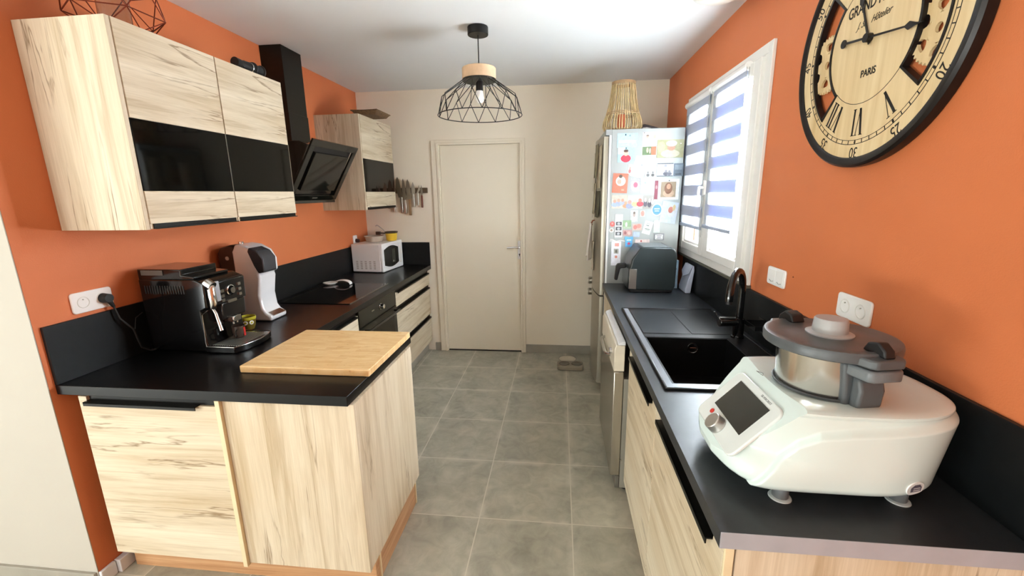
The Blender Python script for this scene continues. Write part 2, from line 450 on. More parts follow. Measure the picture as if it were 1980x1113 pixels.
# overcast sky light falling through the kitchen window
area('daylight_window', (XR+.16, 2.60, 1.70), (PI/2+.2, 0, PI/2+.22), .74, 1.0, 190, (.95, .98, 1), 150)
# ---------------------------------------------------------------- upper cabinets
UX, UZ1, UZ2 = -1.545, 1.476, 2.2085
UB1, UB2 = 1.620, 1.880     # dark glass band between the two wood fields
def upper(name, y0, y1, label, end_panel=False):
    t = thing(name, label, 'cabinet', (XL, (y0+y1)/2, UZ1), group='light oak wall cabinets')
    ys = y0+.018 if end_panel else y0+.001
    obj('body', box(new(), (XL+.001, UX-.022), (ys, y1-.001), (UZ1+.004, UZ2-.002)), m_oakz, t, bevel=.0015)
    if end_panel:
        obj('end_panel', box(new(), (XL+.001, UX-.003), (y0, y0+.0175), (UZ1, UZ2)), m_oakz, t, bevel=.001)
    d0, d1 = ys+.002, y1-.003
    d = obj('flap_door', box(new(), (UX-.019, UX), (d0, d1), (UB2, UZ2)), m_oaky, t, bevel=.001)
    obj('glass_band', box(new(), (UX-.016, UX-.001), (d0, d1), (UB1+.001, UB2-.001)), m_glassblk, d, bevel=.001)
    obj('glass_rail', box(new(), (UX-.018, UX+.0005), (d1-.0015, d1+.002), (UB1, UB2)), m_steel, d)
    obj('lower_field', box(box(new(), (UX-.019, UX), (d0, d1), (UZ1+.022, UB1)), (UX-.019, UX-.004), (d0, d1), (UZ1+.002, UZ1+.022)), m_oaky, d, bevel=.001)
    bm = new(); box(bm, (UX-.004, UX+.014), (d0+.01, d1-.012), (UZ1+.002, UZ1+.006)); box(bm, (UX-.003, UX+.002), (d0+.01, d1-.012), (UZ1+.002, UZ1+.022))
    obj('handle', bm, m_profile, d, bevel=.001)
    return t
UM = 1.924
upper('wall_cabinet', 1.451, UM, 'light oak wall cabinet with black glass band, nearest of the three, wire cage on top', True)
upper('wall_cabinet', UM, 2.3946, 'light oak wall cabinet with black glass band directly left of the cooker hood')
upper('wall_cabinet', 3.3305, 3.974, 'light oak wall cabinet with black glass band in the far corner by the knives', True)

# wire cage with a glass cylinder on top of the first cabinet
t = thing('wire_cage_holder', 'copper wire polyhedron candle holder with glass cylinder on top of the nearest wall cabinet', 'candle holder', (-1.68, 1.62, UZ2))
bm = new()
def ringpts(r, z, n, off=0): return [Vector((-1.68+r*cos(2*PI*(i+off)/n), 1.62+r*sin(2*PI*(i+off)/n), z)) for i in range(n)]
z0 = UZ2+.003
R0, R1, R2, R3 = ringpts(.10, z0, 6), ringpts(.155, z0+.055, 6, .5), ringpts(.14, z0+.16, 6), ringpts(.085, z0+.22, 6, .5)
for i in range(6):
    j = (i+1) % 6
    for a, b in ((R0[i], R0[j]), (R0[i], R1[i]), (R0[j], R1[i]), (R1[i], R1[j]), (R1[i], R2[i]), (R1[i], R2[j]), (R2[i], R2[j]), (R2[i], R3[i]), (R2[j], R3[i]), (R3[i], R3[j])):
        tube(bm, [a, b], .0022, 6)
obj('wire_cage', bm, mat('copper_brown_wire', '6e2a14', .4, metal=.6), t)
m_clear = mat('clear_glass', 'e6ecee', .03, trans=1.0, ior=1.25, var=0)
bm = new(); lathe(bm, [(0, .004), (.048, .004), (.05, .02), (.05, .20), (.0475, .20), (.0475, .022), (.045, .012), (0, .010)], (-1.68, 1.62, UZ2), 32)
obj('glass_cylinder', bm, m_clear, t)

# binoculars lying on the second cabinet
t = thing('binoculars', 'black binoculars lying on the wall cabinet beside the hood duct', 'binoculars', (-1.60, 2.2, UZ2))
bm = new()
for s, yy in ((0, 0), (1, .06)):
    a = Vector((-1.585, 2.12+yy, UZ2+.030)); b = Vector((-1.578, 2.215+yy, UZ2+.028)); dd = (b-a)
    cyl(bm, a-dd*.15, a+dd*.2, .024, .022, 20); cyl(bm, a+dd*.2, b, .020, .026, 24)
    tube(bm, [b+dd*.05+Vector((.026*cos(2*PI*k/24), 0, .026*sin(2*PI*k/24))) for k in range(24)], .006, 8, closed=True)
obj('barrels', bm, m_mblack, t, bevel=.001)
bm = new(); box(bm, (-1.60, -1.565), (2.14, 2.24), (UZ2+.012, UZ2+.042))
obj('bridge', bm, m_mblack, t, bevel=.006)
obj('silver_ring', tube(new(), [Vector((-1.578+.022*cos(2*PI*k/24), 2.20, UZ2+.028+.022*sin(2*PI*k/24))) for k in range(24)], .003, 8, closed=True), m_chrome, t)

# woven tray on the third cabinet
m_wick = mat('dark_wicker', '6b5136', .7, var=.4, vs=90, bmp=.5, bs=120)
bm = new()
P0 = [(-1.60, 3.40), (-1.44, 3.40), (-1.44, 3.62), (-1.60, 3.62)]; P1 = [(-1.625, 3.375), (-1.415, 3.375), (-1.415, 3.645), (-1.625, 3.645)]
A = [bm.verts.new((x, y, UZ2+.002)) for x, y in P0]; B = [bm.verts.new((x, y, UZ2+.032)) for x, y in P1]
C2 = [bm.verts.new((-1.52+(x+1.52)*.94, 3.51+(y-3.51)*.95, UZ2+.032)) for x, y in P1]; D = [bm.verts.new((-1.52+(x+1.52)*.93, 3.51+(y-3.51)*.94, UZ2+.008)) for x, y in P0]
bm.faces.new(A[::-1]); bm.faces.new(D)
for i in range(4):
    j = (i+1) % 4
    for a, b in ((A, B), (B, C2), (C2, D)): bm.faces.new((a[i], a[j], b[j], b[i]))
t = obj('woven_tray', bm, m_wick, None); tag(t, 'small dark woven tray on top of the far corner wall cabinet', 'tray')
bm = new(); 
tube(bm, [(-1.625, 3.375, UZ2+.033), (-1.415, 3.375, UZ2+.033), (-1.415, 3.645, UZ2+.033), (-1.625, 3.645, UZ2+.033)], .0045, 8, closed=True)
obj('rim', bm, m_wick, t)

# ---------------------------------------------------------------- cooker hood
HY0, HY1 = 2.572, 3.168
t = thing('range_hood', 'black angled glass range hood with square duct on the orange wall', 'range hood', (XL, 2.87, 1.55))
m_hood = mat('hood_black_steel', '15140f', .34, metal=.35)
obj('duct', box(new(), (XL+.001, -1.765), (2.780, 2.995), (1.93, ZC-.001)), m_hood, t, bevel=.001)
obj('duct_sleeve', box(new(), (XL+.001, -1.762), (2.777, 2.998), (1.925, 2.13)), m_hood, t, bevel=.001)
obj('housing', prism(new(), [(XL+.001, 1.93), (-1.60, 1.93), (-1.545, 1.905), (-1.735, 1.553), (XL+.001, 1.553)], 'y', HY0+.02, HY1-.02), m_gblack, t, bevel=.003)
# tilted glass: outer frame plate, recessed dark gap, inner plate
gt, gb = Vector((-1.492, 0, 1.934)), Vector((-1.712, 0, 1.565))
gd = (gb-gt).normalized(); gn = Vector((-gd.z, 0, gd.x)); gn = gn if gn.x > 0 else -gn
L = (gb-gt).length
def G(s, y, o): q = gt+gd*s+gn*o; return (q.x, y, q.z)
def gbox(bm, s0, s1, y0, y1, o0, o1):
    vs = [bm.verts.new(G(s, y, o)) for s in (s0, s1) for y in (y0, y1) for o in (o0, o1)]
    for f in ((0, 1, 3, 2), (4, 6, 7, 5), (0, 4, 5, 1), (2, 3, 7, 6), (0, 2, 6, 4), (1, 5, 7, 3)): bm.faces.new([vs[i] for i in f])
m_hglass = mat('hood_dark_glass', '12130f', .06, spec=.45, var=.03)
bm = new()
gbox(bm, 0, .045, HY0, HY1, -.012, 0); gbox(bm, L-.035, L, HY0, HY1, -.012, 0); gbox(bm, .045, L-.035, HY0, HY0+.05, -.012, 0); gbox(bm, .045, L-.035, HY1-.05, HY1, -.012, 0)
obj('glass_frame', bm, m_hglass, t, bevel=.001)
bm = new(); gbox(bm, .045, L-.035, HY0+.05, HY1-.05, -.035, -.020)
obj('suction_gap', bm, m_mblack, t)
bm = new(); gbox(bm, .085, L-.075, HY0+.085, HY1-.085, -.020, .002)
obj('suction_plate', bm, m_hglass, t, bevel=.002)
bm = new(); gbox(bm, L-.022, L-.014, 2.84, 2.90, 0, .001)
obj('touch_strip', bm, m_steel, t)
obj('base_edge', box(new(), (-1.90, -1.712), (HY0+.01, HY1-.01), (1.545, 1.565)), m_gblack, t, bevel=.002)

# ---------------------------------------------------------------- left worktop and base units
FX = -1.300
bm = new(); prism(bm, [(XL+.0005, 1.3041), (-.739, 1.3041), (-.739, 1.9651), (-1.2787, 1.9651), (-1.2787, YB-.0005), (XL+.0005, YB-.0005)], 'z', TOP-.038, TOP)
t = obj('worktop', bm, m_black, None, bevel=.0015); tag(t, 'black L-shaped worktop on the left with the hob and the peninsula end', 'worktop')
t = obj('backsplash_panel', box(new(), (XL+.0005, XL+.0125), (1.3041, YB-.001), (TOP+.0005, 1.13)), m_splash, None, bevel=.001)
tag(t, 'long black backsplash strip along the left orange wall', 'backsplash')
t = obj('backsplash_panel', box(new(), (XL+.013, -1.2787), (YB-.0135, YB-.001), (TOP+.0005, 1.13)), m_splash, None, bevel=.001)
tag(t, 'short black backsplash piece on the cream back wall behind the microwave', 'backsplash')

# peninsula
t = thing('base_cabinet', 'light oak peninsula cabinet facing the camera with black handle and brown wooden plinth', 'cabinet', (-1.29, 1.62, 0))
obj('body', box(new(), (-1.845, -.745), (1.345, 1.90), (.137, .8615)), m_oakz2, t)
obj('filler', box(new(), (XL+.002, -1.850), (1.43, 1.45), (.0, .8615)), m_mblack, t)
dr = obj('door', box(box(new(), (-1.847, -1.262), (1.320, 1.339), (.135, .830)), (-1.847, -1.812), (1.320, 1.339), (.830, .850)), m_oakx, t, bevel=.001)
bm = new(); box(bm, (-1.811, -1.264), (1.330, 1.339), (.828, .858)); box(bm, (-1.811, -1.340), (1.303, 1.330), (.829, .834)); box(bm, (-1.811, -1.340), (1.303, 1.307), (.818, .834))
obj('handle', bm, m_profile, dr, bevel=.001)
obj('divider_strip', box(new(), (-1.259, -1.241), (1.306, 1.345), (.128, .861)), m_oakedge, t, bevel=.001)
obj('front_panel', box(new(), (-1.2405, -.7253), (1.3198, 1.339), (.137, .861)), oak('oak_peninsula_front', 'z', 13), t, bevel=.001)
obj('side_panel', box(new(), (-.744, -.7255), (1.3395, 1.9157), (.14, .861)), oak('oak_peninsula_side', 'z', 17), t, bevel=.001)
bm = new(); box(bm, (-1.86, -.738), (1.388, 1.404), (0, .134)); box(bm, (-.754, -.7385), (1.404, 1.87), (0, .134))
obj('plinth', bm, m_plinth, t, bevel=.001)
for a, b, c in ((-.740, -.733, 1.420), (-.745, -.735, 1.874)): obj('plinth_edge_strip', box(new(), (a, b), (c, c+.012), (0, .134)), m_oakedge, t)

# unit between peninsula and oven
def drawer_unit(name, y0, y1, label, splits, group=None):
    t = thing(name, label, 'cabinet', ((XL+FX)/2, (y0+y1)/2, 0))
    obj('body', box(new(), (XL+.02, FX-.021), (y0+.001, y1-.001), (.112, .8615)), m_oakz2, t)
    obj('plinth', box(new(), (FX-.06, FX-.045), (y0, y1), (0, .110)), m_skirt, t)
    for z0, z1 in splits:
        q = obj('drawer', box(new(), (FX-.02, FX), (y0+.002, y1-.002), (z0, z1-.024)), m_oaky, t, bevel=.001)
        bm = new(); box(bm, (FX-.02, FX-.012), (y0+.004, y1-.004), (z1-.024, z1+.006)); box(bm, (FX-.012, FX+.014), (y0+.03, y1-.03), (z1-.024, z1-.020)); box(bm, (FX+.011, FX+.014), (y0+.03, y1-.03), (z1-.034, z1-.020))
        obj('handle', bm, m_profile, q, bevel=.0008)
    return t
drawer_unit('base_cabinet', 1.967, 2.536, 'light oak base cabinet between the peninsula and the built-in oven', [(.12, .850)])
drawer_unit('drawer_cabinet', 3.182, 4.083, 'light oak three-drawer cabinet right of the oven under the microwave', [(.118, .398), (.404, .703), (.709, .850)])

# oven
t = thing('oven', 'built-in black oven with round silver dial below the hob', 'oven', (-1.6, 2.86, .1))
OY0, OY1 = 2.541, 3.178
m_oven = mat('oven_dark_front', '25241c', .28, metal=.4)
obj('body', box(box(new(), (XL+.03, FX-.021), (OY0, OY1), (.12, .8615)), (XL+.03, FX-.05), (OY0, OY1), (0, .12)), m_mblack, t)
p = obj('control_panel', box(new(), (FX-.02, FX+.004), (OY0, OY1), (.735, .852)), m_oven, t, bevel=.002)
d = obj('oven_door', box(new(), (FX-.02, FX+.004), (OY0, OY1), (.26, .728)), m_oven, t, bevel=.002)
obj('door_glass', box(new(), (FX+.004, FX+.006), (OY0+.06, OY1-.06), (.33, .66)), m_glassblk, d)
bm = new(); tube(bm, [(FX+.045, OY0+.05, .700), (FX+.045, OY1-.03, .700)], .009, 12)
for yy in (OY0+.07, OY1-.05): cyl(bm, (FX+.002, yy, .700), (FX+.045, yy, .700), .007, n=12)
obj('handle', bm, m_gblack, d)
bm = new(); cyl(bm, (FX+.004, 2.874, .800), (FX+.012, 2.874, .800), .024, n=28); cyl(bm, (FX+.012, 2.874, .800), (FX+.036, 2.874, .800), .019, .017, n=28)
obj('dial', bm, m_chrome, p, bevel=.001)
bm = new(); box(bm, (FX+.004, FX+.005), (2.735, 2.775), (.797, .806))
obj('display_mark', bm, m_steel, p)
obj('drawer_front', box(new(), (FX-.02, FX), (OY0, OY1), (.12, .252)), m_oaky, t)

# hob
t = obj('induction_hob', box(new(), (-1.835, -1.351), (2.540, 3.175), (TOP+.0005, TOP+.006)), m_glassblk, None, bevel=.001)
tag(t, 'black glass induction hob set in the left worktop under the hood', 'hob')
obj('front_trim', box(new(), (-1.3508, -1.346), (2.540, 3.175), (TOP+.0005, TOP+.007)), m_steel, t)
bm = new()
for k in range(5): cyl(bm, (-1.392, 2.86+k*.035, TOP+.0062), (-1.392, 2.86+k*.035, TOP+.0068), .005, n=12)
obj('touch_keys', bm, mat('hob_print', '77766e', .4), t)
# ---------------------------------------------------------------- bits on the left worktop
# bamboo chopping board
def bamboo():
    m, nt, b = base_mat('bamboo_blocks')
    tc = N(nt, 'ShaderNodeTexCoord')
    mp = N(nt, 'ShaderNodeMapping'); nt.links.new(tc.outputs['Object'], mp.inputs['Vector'])
    br = N(nt, 'ShaderNodeTexBrick'); br.offset = .37; br.inputs['Scale'].default_value = 1
    br.inputs['Brick Width'].default_value = .11; br.inputs['Row Height'].default_value = .021; br.inputs['Mortar Size'].default_value = 0.0003
    br.inputs['Color1'].default_value = lin('e8c996'); br.inputs['Color2'].default_value = lin('d6a96c'); br.inputs['Mortar'].default_value = lin('c49456')
    nt.links.new(mp.outputs[0], br.inputs['Vector'])
    f = noise(nt, coords(nt, (14, 160, 10)), 1, 4, .6)
    c = mix(nt, br.outputs['Color'], ramp(nt, f, [(.35, 'd6a66a'), (.6, 'efd3a2')]), .45)
    k = ramp(nt, noise(nt, coords(nt, (22, 60, 10)), 1, 4, .7, 1), [(.62, (1, 1, 1, 1)), (.72, (.62, .42, .25, 1))])
    c = mix(nt, c, k, .8, 'MULTIPLY')
    nt.links.new(c, b.inputs['Base Color']); b.inputs['Roughness'].default_value = .45; return m
t = obj('cutting_board', prism(new(), rrect(-1.277, -.731, 1.470, 1.940, .006), 'z', TOP+.001, TOP+.029), bamboo(), None, bevel=.003)
tag(t, 'bamboo cutting board lying at the end of the black peninsula worktop', 'cutting board')

# left double socket
def socket_plate(name, label, wall, y0, y1, z0, z1, kind='socket'):
    X = XL if wall == 'L' else XR; s = 1 if wall == 'L' else -1
    cy, cz = (y0+y1)/2, (z0+z1)/2; t = thing(name, label, 'socket' if kind == 'socket' else 'switch', (X, cy, cz))
    obj('plate', prism(new(), rrect(y0, y1, z0, z1, .012), 'x', X+s*.0005, X+s*.009), m_white, t, bevel=.0025)
    m_in = mat('white_socket_inset', 'e3e2dc', .35)
    if kind == 'socket':
        for yy in (cy-(y1-y0)*.235, cy+(y1-y0)*.235):
            bm = new(); lathe(bm, [(.0235, .0092*s), (.0225, .0112*s), (.0205, .0112*s), (.0195, .004*s), (0, .004*s)], (X, yy, cz), 28, 'x')
            r = obj('outlet_well', bm, m_in, t)
            bm = new()
            for dy in (-.0095, .0095): cyl(bm, (X+s*.004, yy+dy, cz), (X+s*.0052, yy+dy, cz), .0027, n=10)
            obj('pin_hole', bm, m_mblack, r)
            obj('earth_pin', cyl(new(), (X+s*.004, yy, cz+.011), (X+s*.012, yy, cz+.011), .0022, n=10), m_steel, r)
    return t
socket_plate('wall_socket', 'white double wall socket on the left orange wall above the coffee machine cord', 'L', 1.418, 1.575, 1.146, 1.230)

# coffee machine
CY0, CY1 = 1.667, 1.903
t = thing('coffee_machine', 'black bean-to-cup espresso machine with silver buttons on the left worktop', 'coffee machine', (-1.68, 1.785, TOP))
obj('body', prism(new(), [(-1.872, TOP+.006), (-1.572, TOP+.006), (-1.586, .95), (-1.592, 1.095), (-1.560, 1.110), (-1.556, 1.222), (-1.60, 1.240), (-1.872, 1.240)], 'y', CY0, CY1), m_gblack, t, bevel=.006, seg=3)
bm = new()
for k in range(16): box(bm, (-1.845+k*.0125, -1.845+k*.0125+.005), (CY0-.0018, CY0+.001), (1.175, 1.212))
obj('side_vents', bm, m_mblack, t)
bm = new(); prism(bm, [(-1.872, 1.236), (-1.60, 1.240), (-1.60, 1.252), (-1.66, 1.258), (-1.66, 1.284), (-1.872, 1.286)], 'y', CY0+.004, CY1-.03)
hp = obj('hopper_lid', bm, m_gblack, t, bevel=.004)
obj('tank_window', box(new(), (-1.852, -1.745), (CY0+.0005, CY0+.0045), (1.258, 1.281)), mat('smoky_plastic', '5c5a55', .2), hp, bevel=.001)
bm = new(); prism(bm, [(-1.556, 1.112), (-1.548, 1.112), (-1.545, 1.216), (-1.556, 1.224)], 'y', CY0+.045, CY1-.002); prism(bm, [(-1.59, 1.02), (-1.552, 1.035), (-1.548, 1.112), (-1.59, 1.112)], 'y', CY0+.075, CY1-.015)
p = obj('control_panel', bm, mat('panel_black', '141415', .18, coat=.5), t, bevel=.004)
bm = new()
for yy, zz in ((CY1-.045, 1.185), (CY1-.045, 1.160), (CY1-.045, 1.135), (CY0+.083, 1.172), (CY0+.083, 1.148), (CY0+.083, 1.128)):
    prism(bm, rrect(yy-.009, yy+.009, zz-.007, zz+.007, .003), 'x', -1.549, -1.541)
obj('button', bm, m_chrome, p)
bm = new(); lathe(bm, [(.026, 0), (.026, .006), (.022, .008), (.022, .004)], (-1.547, CY0+.135, 1.165), 32, 'x'); cyl(bm, (-1.547, CY0+.135, 1.165), (-1.530, CY0+.135, 1.165), .015, .014, 28)
obj('dial', bm, m_chrome, p)
bm = new(); prism(bm, rrect(CY0+.108, CY0+.165, 1.108, 1.122, .006), 'x', -1.549, -1.543)
obj('badge', bm, m_chrome, p)
bm = new(); prism(bm, rrect(CY0+.048, CY0+.072, 1.13, 1.222, .005), 'x', -1.550, -1.543)
obj('display', bm, mat('grey_display', '9a9da0', .15), p)
bm = new(); tube(bm, [(-1.560, CY0+.024, 1.222), (-1.545, CY0+.024, 1.205), (-1.543, CY0+.024, 1.13), (-1.55, CY0+.024, 1.105)], [.014, .017, .017, .013], 18)
cyl(bm, (-1.562, CY0+.024, 1.223), (-1.535, CY0+.024, 1.205), .022, n=20)
obj('steam_dial', bm, m_chrome, t)
bm = new(); tube(bm, [(-1.56, CY0+.030, 1.11), (-1.545, CY0+.03, 1.08), (-1.528, CY0+.028, 1.00)], [.005, .0065, .008], 12)
obj('steam_wand', bm, m_steel, t)
bm = new(); box(bm, (-1.585, -1.535), (CY0+.115, CY0+.165), (1.012, 1.04)); cyl(bm, (-1.55, CY0+.128, 1.012), (-1.55, CY0+.128, .998), .005); cyl(bm, (-1.55, CY0+.152, 1.012), (-1.55, CY0+.152, .998), .005)
obj('coffee_spout', bm, m_chrome, t, bevel=.003)
tr = [(-1.590, CY0-.004), (-1.452, CY0-.006), (-1.430, CY0+.04), (-1.418, CY0+.118), (-1.428, CY0+.19), (-1.450, CY1+.006), (-1.590, CY1+.004)]
q = obj('drip_tray', prism(new(), tr, 'z', TOP+.003, TOP+.030), m_gblack, t, bevel=.003)
bm = new(); tube(bm, [(x, y, TOP+.031) for x, y in tr[:]], .0022, 8); obj('chrome_rim', bm, m_chrome, q)
bm = new()
for k in range(12): box(bm, (-1.580+k*.0115, -1.580+k*.0115+.005), (CY0+.02, CY1-.02), (TOP+.030, TOP+.0315))
obj('tray_grid', bm, m_steel, q)
bm = new(); tube(bm, [(-1.555, CY0-.002, 1.10), (-1.585, CY0-.002, 1.08), (-1.590, CY0-.003, .95), (-1.588, CY0-.003, TOP+.03)], .002, 8)
obj('side_trim', bm, m_chrome, t)
m_cord = mat('black_cord', '1c1c1c', .5)
bm = new(); cyl(bm, (XL+.009, 1.535, 1.187), (XL+.040, 1.535, 1.187), .021, .018, 24); tube(bm, [(XL+.025, 1.535, 1.187), (XL+.028, 1.545, 1.165), (XL+.03, 1.553, 1.145)], [.012, .009, .006], 12)
tube(bm, [(XL+.03, 1.553, 1.145), (XL+.035, 1.562, 1.09), (XL+.045, 1.60, 1.03), (XL+.05, 1.605, .98), (XL+.05, 1.615, .94), (-1.86, 1.65, .912), (-1.84, 1.70, .912)], .0038, 8)
tube(bm, [(XL+.05, 1.603, 1.03), (XL+.04, 1.625, 1.075), (XL+.04, 1.66, 1.09)], .0018, 6)
obj('power_cord', bm, m_cord, t)

# glass cup under the spout
cx, cy, cz = -1.535, CY0+.135, TOP+.0318
t = thing('espresso_glass', 'small dark glass espresso cup with red mark standing on the coffee machine tray', 'cup', (cx, cy, cz))
bm = new(); lathe(bm, [(0, 0), (.020, 0), (.026, .008), (.029, .03), (.028, .058), (.0265, .058), (.027, .03), (.024, .010), (0, .006)], (cx, cy, cz), 28)
obj('bowl', bm, mat('smoked_glass', '3a2e28', .06, coat=.6), t)
bm = new(); tube(bm, [(cx+.012, cy-.024, cz+.045), (cx+.02, cy-.042, cz+.04), (cx+.018, cy-.042, cz+.02), (cx+.01, cy-.026, cz+.014)], .003, 8); obj('handle', bm, m_gblack, t)
bm = new(); box(bm, (cx+.0275, cx+.029), (cy-.003, cy+.008), (cz+.008, cz+.05)); obj('red_mark', bm, mat('red_print', 'b4281e', .4), t)

# yellow-green bowl with owl eyes
cx, cy = -1.655, 2.015
t = thing('small_bowl', 'small yellow and brown cup with round white eyes behind the coffee machine', 'bowl', (cx, cy, TOP))
bm = new(); lathe(bm, [(0, 0), (.026, 0), (.034, .02), (.040, .062), (.038, .062), (.032, .02), (.024, .006), (0, .006)], (cx, cy, TOP+.001), 32)
obj('bowl', bm, mat('brown_ceramic', '6b5a20', .3), t)
bm = new(); lathe(bm, [(.0392, .055), (.0412, .060), (.0405, .070), (.0375, .070), (.0375, .055)], (cx, cy, TOP+.001), 32); obj('yellow_rim', bm, mat('yellow_green_ceramic', 'bdb534', .3), t)
for a in (-70, -25):
    aa = math.radians(a); c = Vector((cx+.0375*cos(aa), cy+.0375*sin(aa), TOP+.042)); n = Vector((cos(aa), sin(aa), -.15)).normalized()
    bm = new(); cyl(bm, c-n*.002, c+n*.001, .011, n=20); e = obj('eye', bm, m_white, t)
    bm = new(); cyl(bm, c+n*.001, c+n*.0018, .006, n=16); obj('pupil', bm, mat('yellow_green_ceramic'), e)

# capsule machine
t = thing('capsule_machine', 'tall silver capsule coffee machine with black back beside the bean machine', 'coffee machine', (-1.75, 2.215, TOP))
obj('back_tank', prism(new(), [(-1.885, TOP+.01), (-1.79, TOP+.01), (-1.765, 1.322), (-1.80, 1.338), (-1.87, 1.318), (-1.89, 1.29)], 'y', 2.150, 2.285), mat('dark_brown_plastic', '2a1b1a', .3), t, bevel=.012, seg=3)
prof = [(-1.80, TOP+.002), (-1.618, TOP+.002), (-1.612, TOP+.03), (-1.645, TOP+.05), (-1.662, TOP+.075), (-1.668, 1.05), (-1.650, 1.15), (-1.655, 1.175), (-1.63, 1.18), (-1.628, 1.25), (-1.655, 1.300), (-1.71, 1.330), (-1.775, 1.340), (-1.80, 1.30)]
obj('body', prism(new(), prof, 'y', 2.148, 2.288), m_silver, t, bevel=.014, seg=4)
obj('lever_head', prism(new(), [(-1.690, 1.322), (-1.640, 1.300), (-1.612, 1.262), (-1.615, 1.185), (-1.650, 1.178), (-1.672, 1.22), (-1.700, 1.30)], 'y', 2.140, 2.250), mat('graphite_plastic', '34353a', .25), t, bevel=.006)
obj('button', cyl(new(), (-1.775, 2.2, 1.336), (-1.775, 2.2, 1.350), .014, n=20), m_chrome, t, bevel=.002)
obj('drip_plate', prism(new(), [(-1.655, TOP+.045), (-1.612, TOP+.030), (-1.606, TOP+.034), (-1.65, TOP+.052)], 'y', 2.165, 2.27), m_steel, t, bevel=.001)
obj('side_badge', cyl(new(), (-1.83, 2.1495, 1.262), (-1.83, 2.147, 1.262), .011, n=20), mat('badge_grey', 'a9a5a5', .4), t)

# spoon rest and headphones-like curl
t = thing('spoon_rest', 'white curved double-lobed spoon rest on the hob corner', 'spoon rest', (-1.73, 3.13, TOP+.006))
bm = new(); 
def dish(bm, cx, cy, rx, ry, z, h, rot, n=28, m=6):
    rings = []
    for k in range(m+1):
        s = k/m; ring = []
        for i in range(n):
            a = 2*PI*i/n; x, y = rx*s*cos(a), ry*s*sin(a)
            ring.append(bm.verts.new((cx+x*cos(rot)-y*sin(rot), cy+x*sin(rot)+y*cos(rot), z+h*s**3)))
        rings.append(ring)
    for A, B in zip(rings[1:], rings[2:]):
        for i in range(n): bm.faces.new((A[i], A[(i+1) % n], B[(i+1) % n], B[i]))
    bm.faces.new(rings[1])
    for r in rings[0]: bm.verts.remove(r)
dish(bm, -1.80, 3.12, .055, .040, TOP+.008, .018, .5)
o = obj('spoon_dish', bm, m_white, t); md = o.modifiers.new('thick', 'SOLIDIFY'); md.thickness = .004; md.offset = 1
bm = new(); pts = []
for k in range(15):
    a = PI*k/14; pts.append((-1.70+.070*-cos(a), 3.12+.004*sin(a), TOP+.010+.030*sin(a)))
rib = new(); prev = None
for x, y, z in pts:
    cur = [rib.verts.new((x, y-.022, z)), rib.verts.new((x, y+.022, z)), rib.verts.new((x, y+.022, z+.005)), rib.verts.new((x, y-.022, z+.005))]
    if prev:
        for i in range(4): rib.faces.new((prev[i], prev[(i+1) % 4], cur[(i+1) % 4], cur[i]))
    else: rib.faces.new(cur)
    prev = cur
rib.faces.new(prev[::-1]); bm.free()
obj('arched_handle', rib, m_white, t, bevel=.001)

# microwave, turned a little towards the aisle
t = thing('microwave', 'white microwave oven with curved black window in the far left corner', 'microwave', (-1.715, 3.862, TOP), (0, 0, math.radians(-5)))
m_mw = mat('microwave_white', 'f4f5f4', .35, var=.01)
W2, D2, H2 = .152, .205, .262     # local: x towards the room, y along the front
obj('body', box(new(), (-W2, W2-.022), (-D2, D2), (.008, H2)), m_mw, t, bevel=.006, local=True)
f = obj('front_frame', prism(new(), rrect(-D2, D2, .006, H2+.002, .012), 'x', W2-.022, W2), m_mw, t, bevel=.004, local=True)
bm = new(); wp = []
for k in range(13): s = k/12; wp.append((-D2+.035+s*.28, .205+.028*sin(PI*s)))
for k in range(13): s = 1-k/12; wp.append((-D2+.035+s*.28, .062-.026*sin(PI*s)))
prism(bm, wp, 'x', W2, W2+.003); obj('window', bm, mat('microwave_window', '35342f', .12, coat=.5), f, local=True)
bm = new(); box(bm, (W2+.003, W2+.0035), (-.02, .04), (.07, .20)); obj('painted_glare', bm, mat('microwave_painted_glare', '4a4941', .2), f, local=True)  # paler patch painted on the window as glare
bm = new(); prism(bm, rrect(.130, .152, .05, .225, .010), 'x', W2, W2+.014); obj('door_handle', bm, m_white, f, bevel=.003, local=True)
bm = new()
for k in range(5):
    for j in range(5): prism(bm, [(-.112+k*.043, .034+j*.016), (-.112+k*.043+.020, .034+j*.016), (-.112+k*.043+.020, .044+j*.016), (-.112+k*.043, .044+j*.016)], 'y', -D2-.001, -D2+.001)
obj('side_vent', bm, mat('vent_grey', 'c2bfbb', .6), t, local=True)
bm = new()
for x in (-.12, .10):
    for y in (-.18, .18): cyl(bm, (x, y, 0), (x, y, .012), .013, n=14)
obj('foot', bm, m_mblack, t, local=True)
bm = new(); prism(bm, [(-.012, .078), (0, .094), (.012, .078)], 'x', W2+.003, W2+.0042); obj('small_logo', bm, mat('logo_grey', '9a9a94', .4), f, local=True)

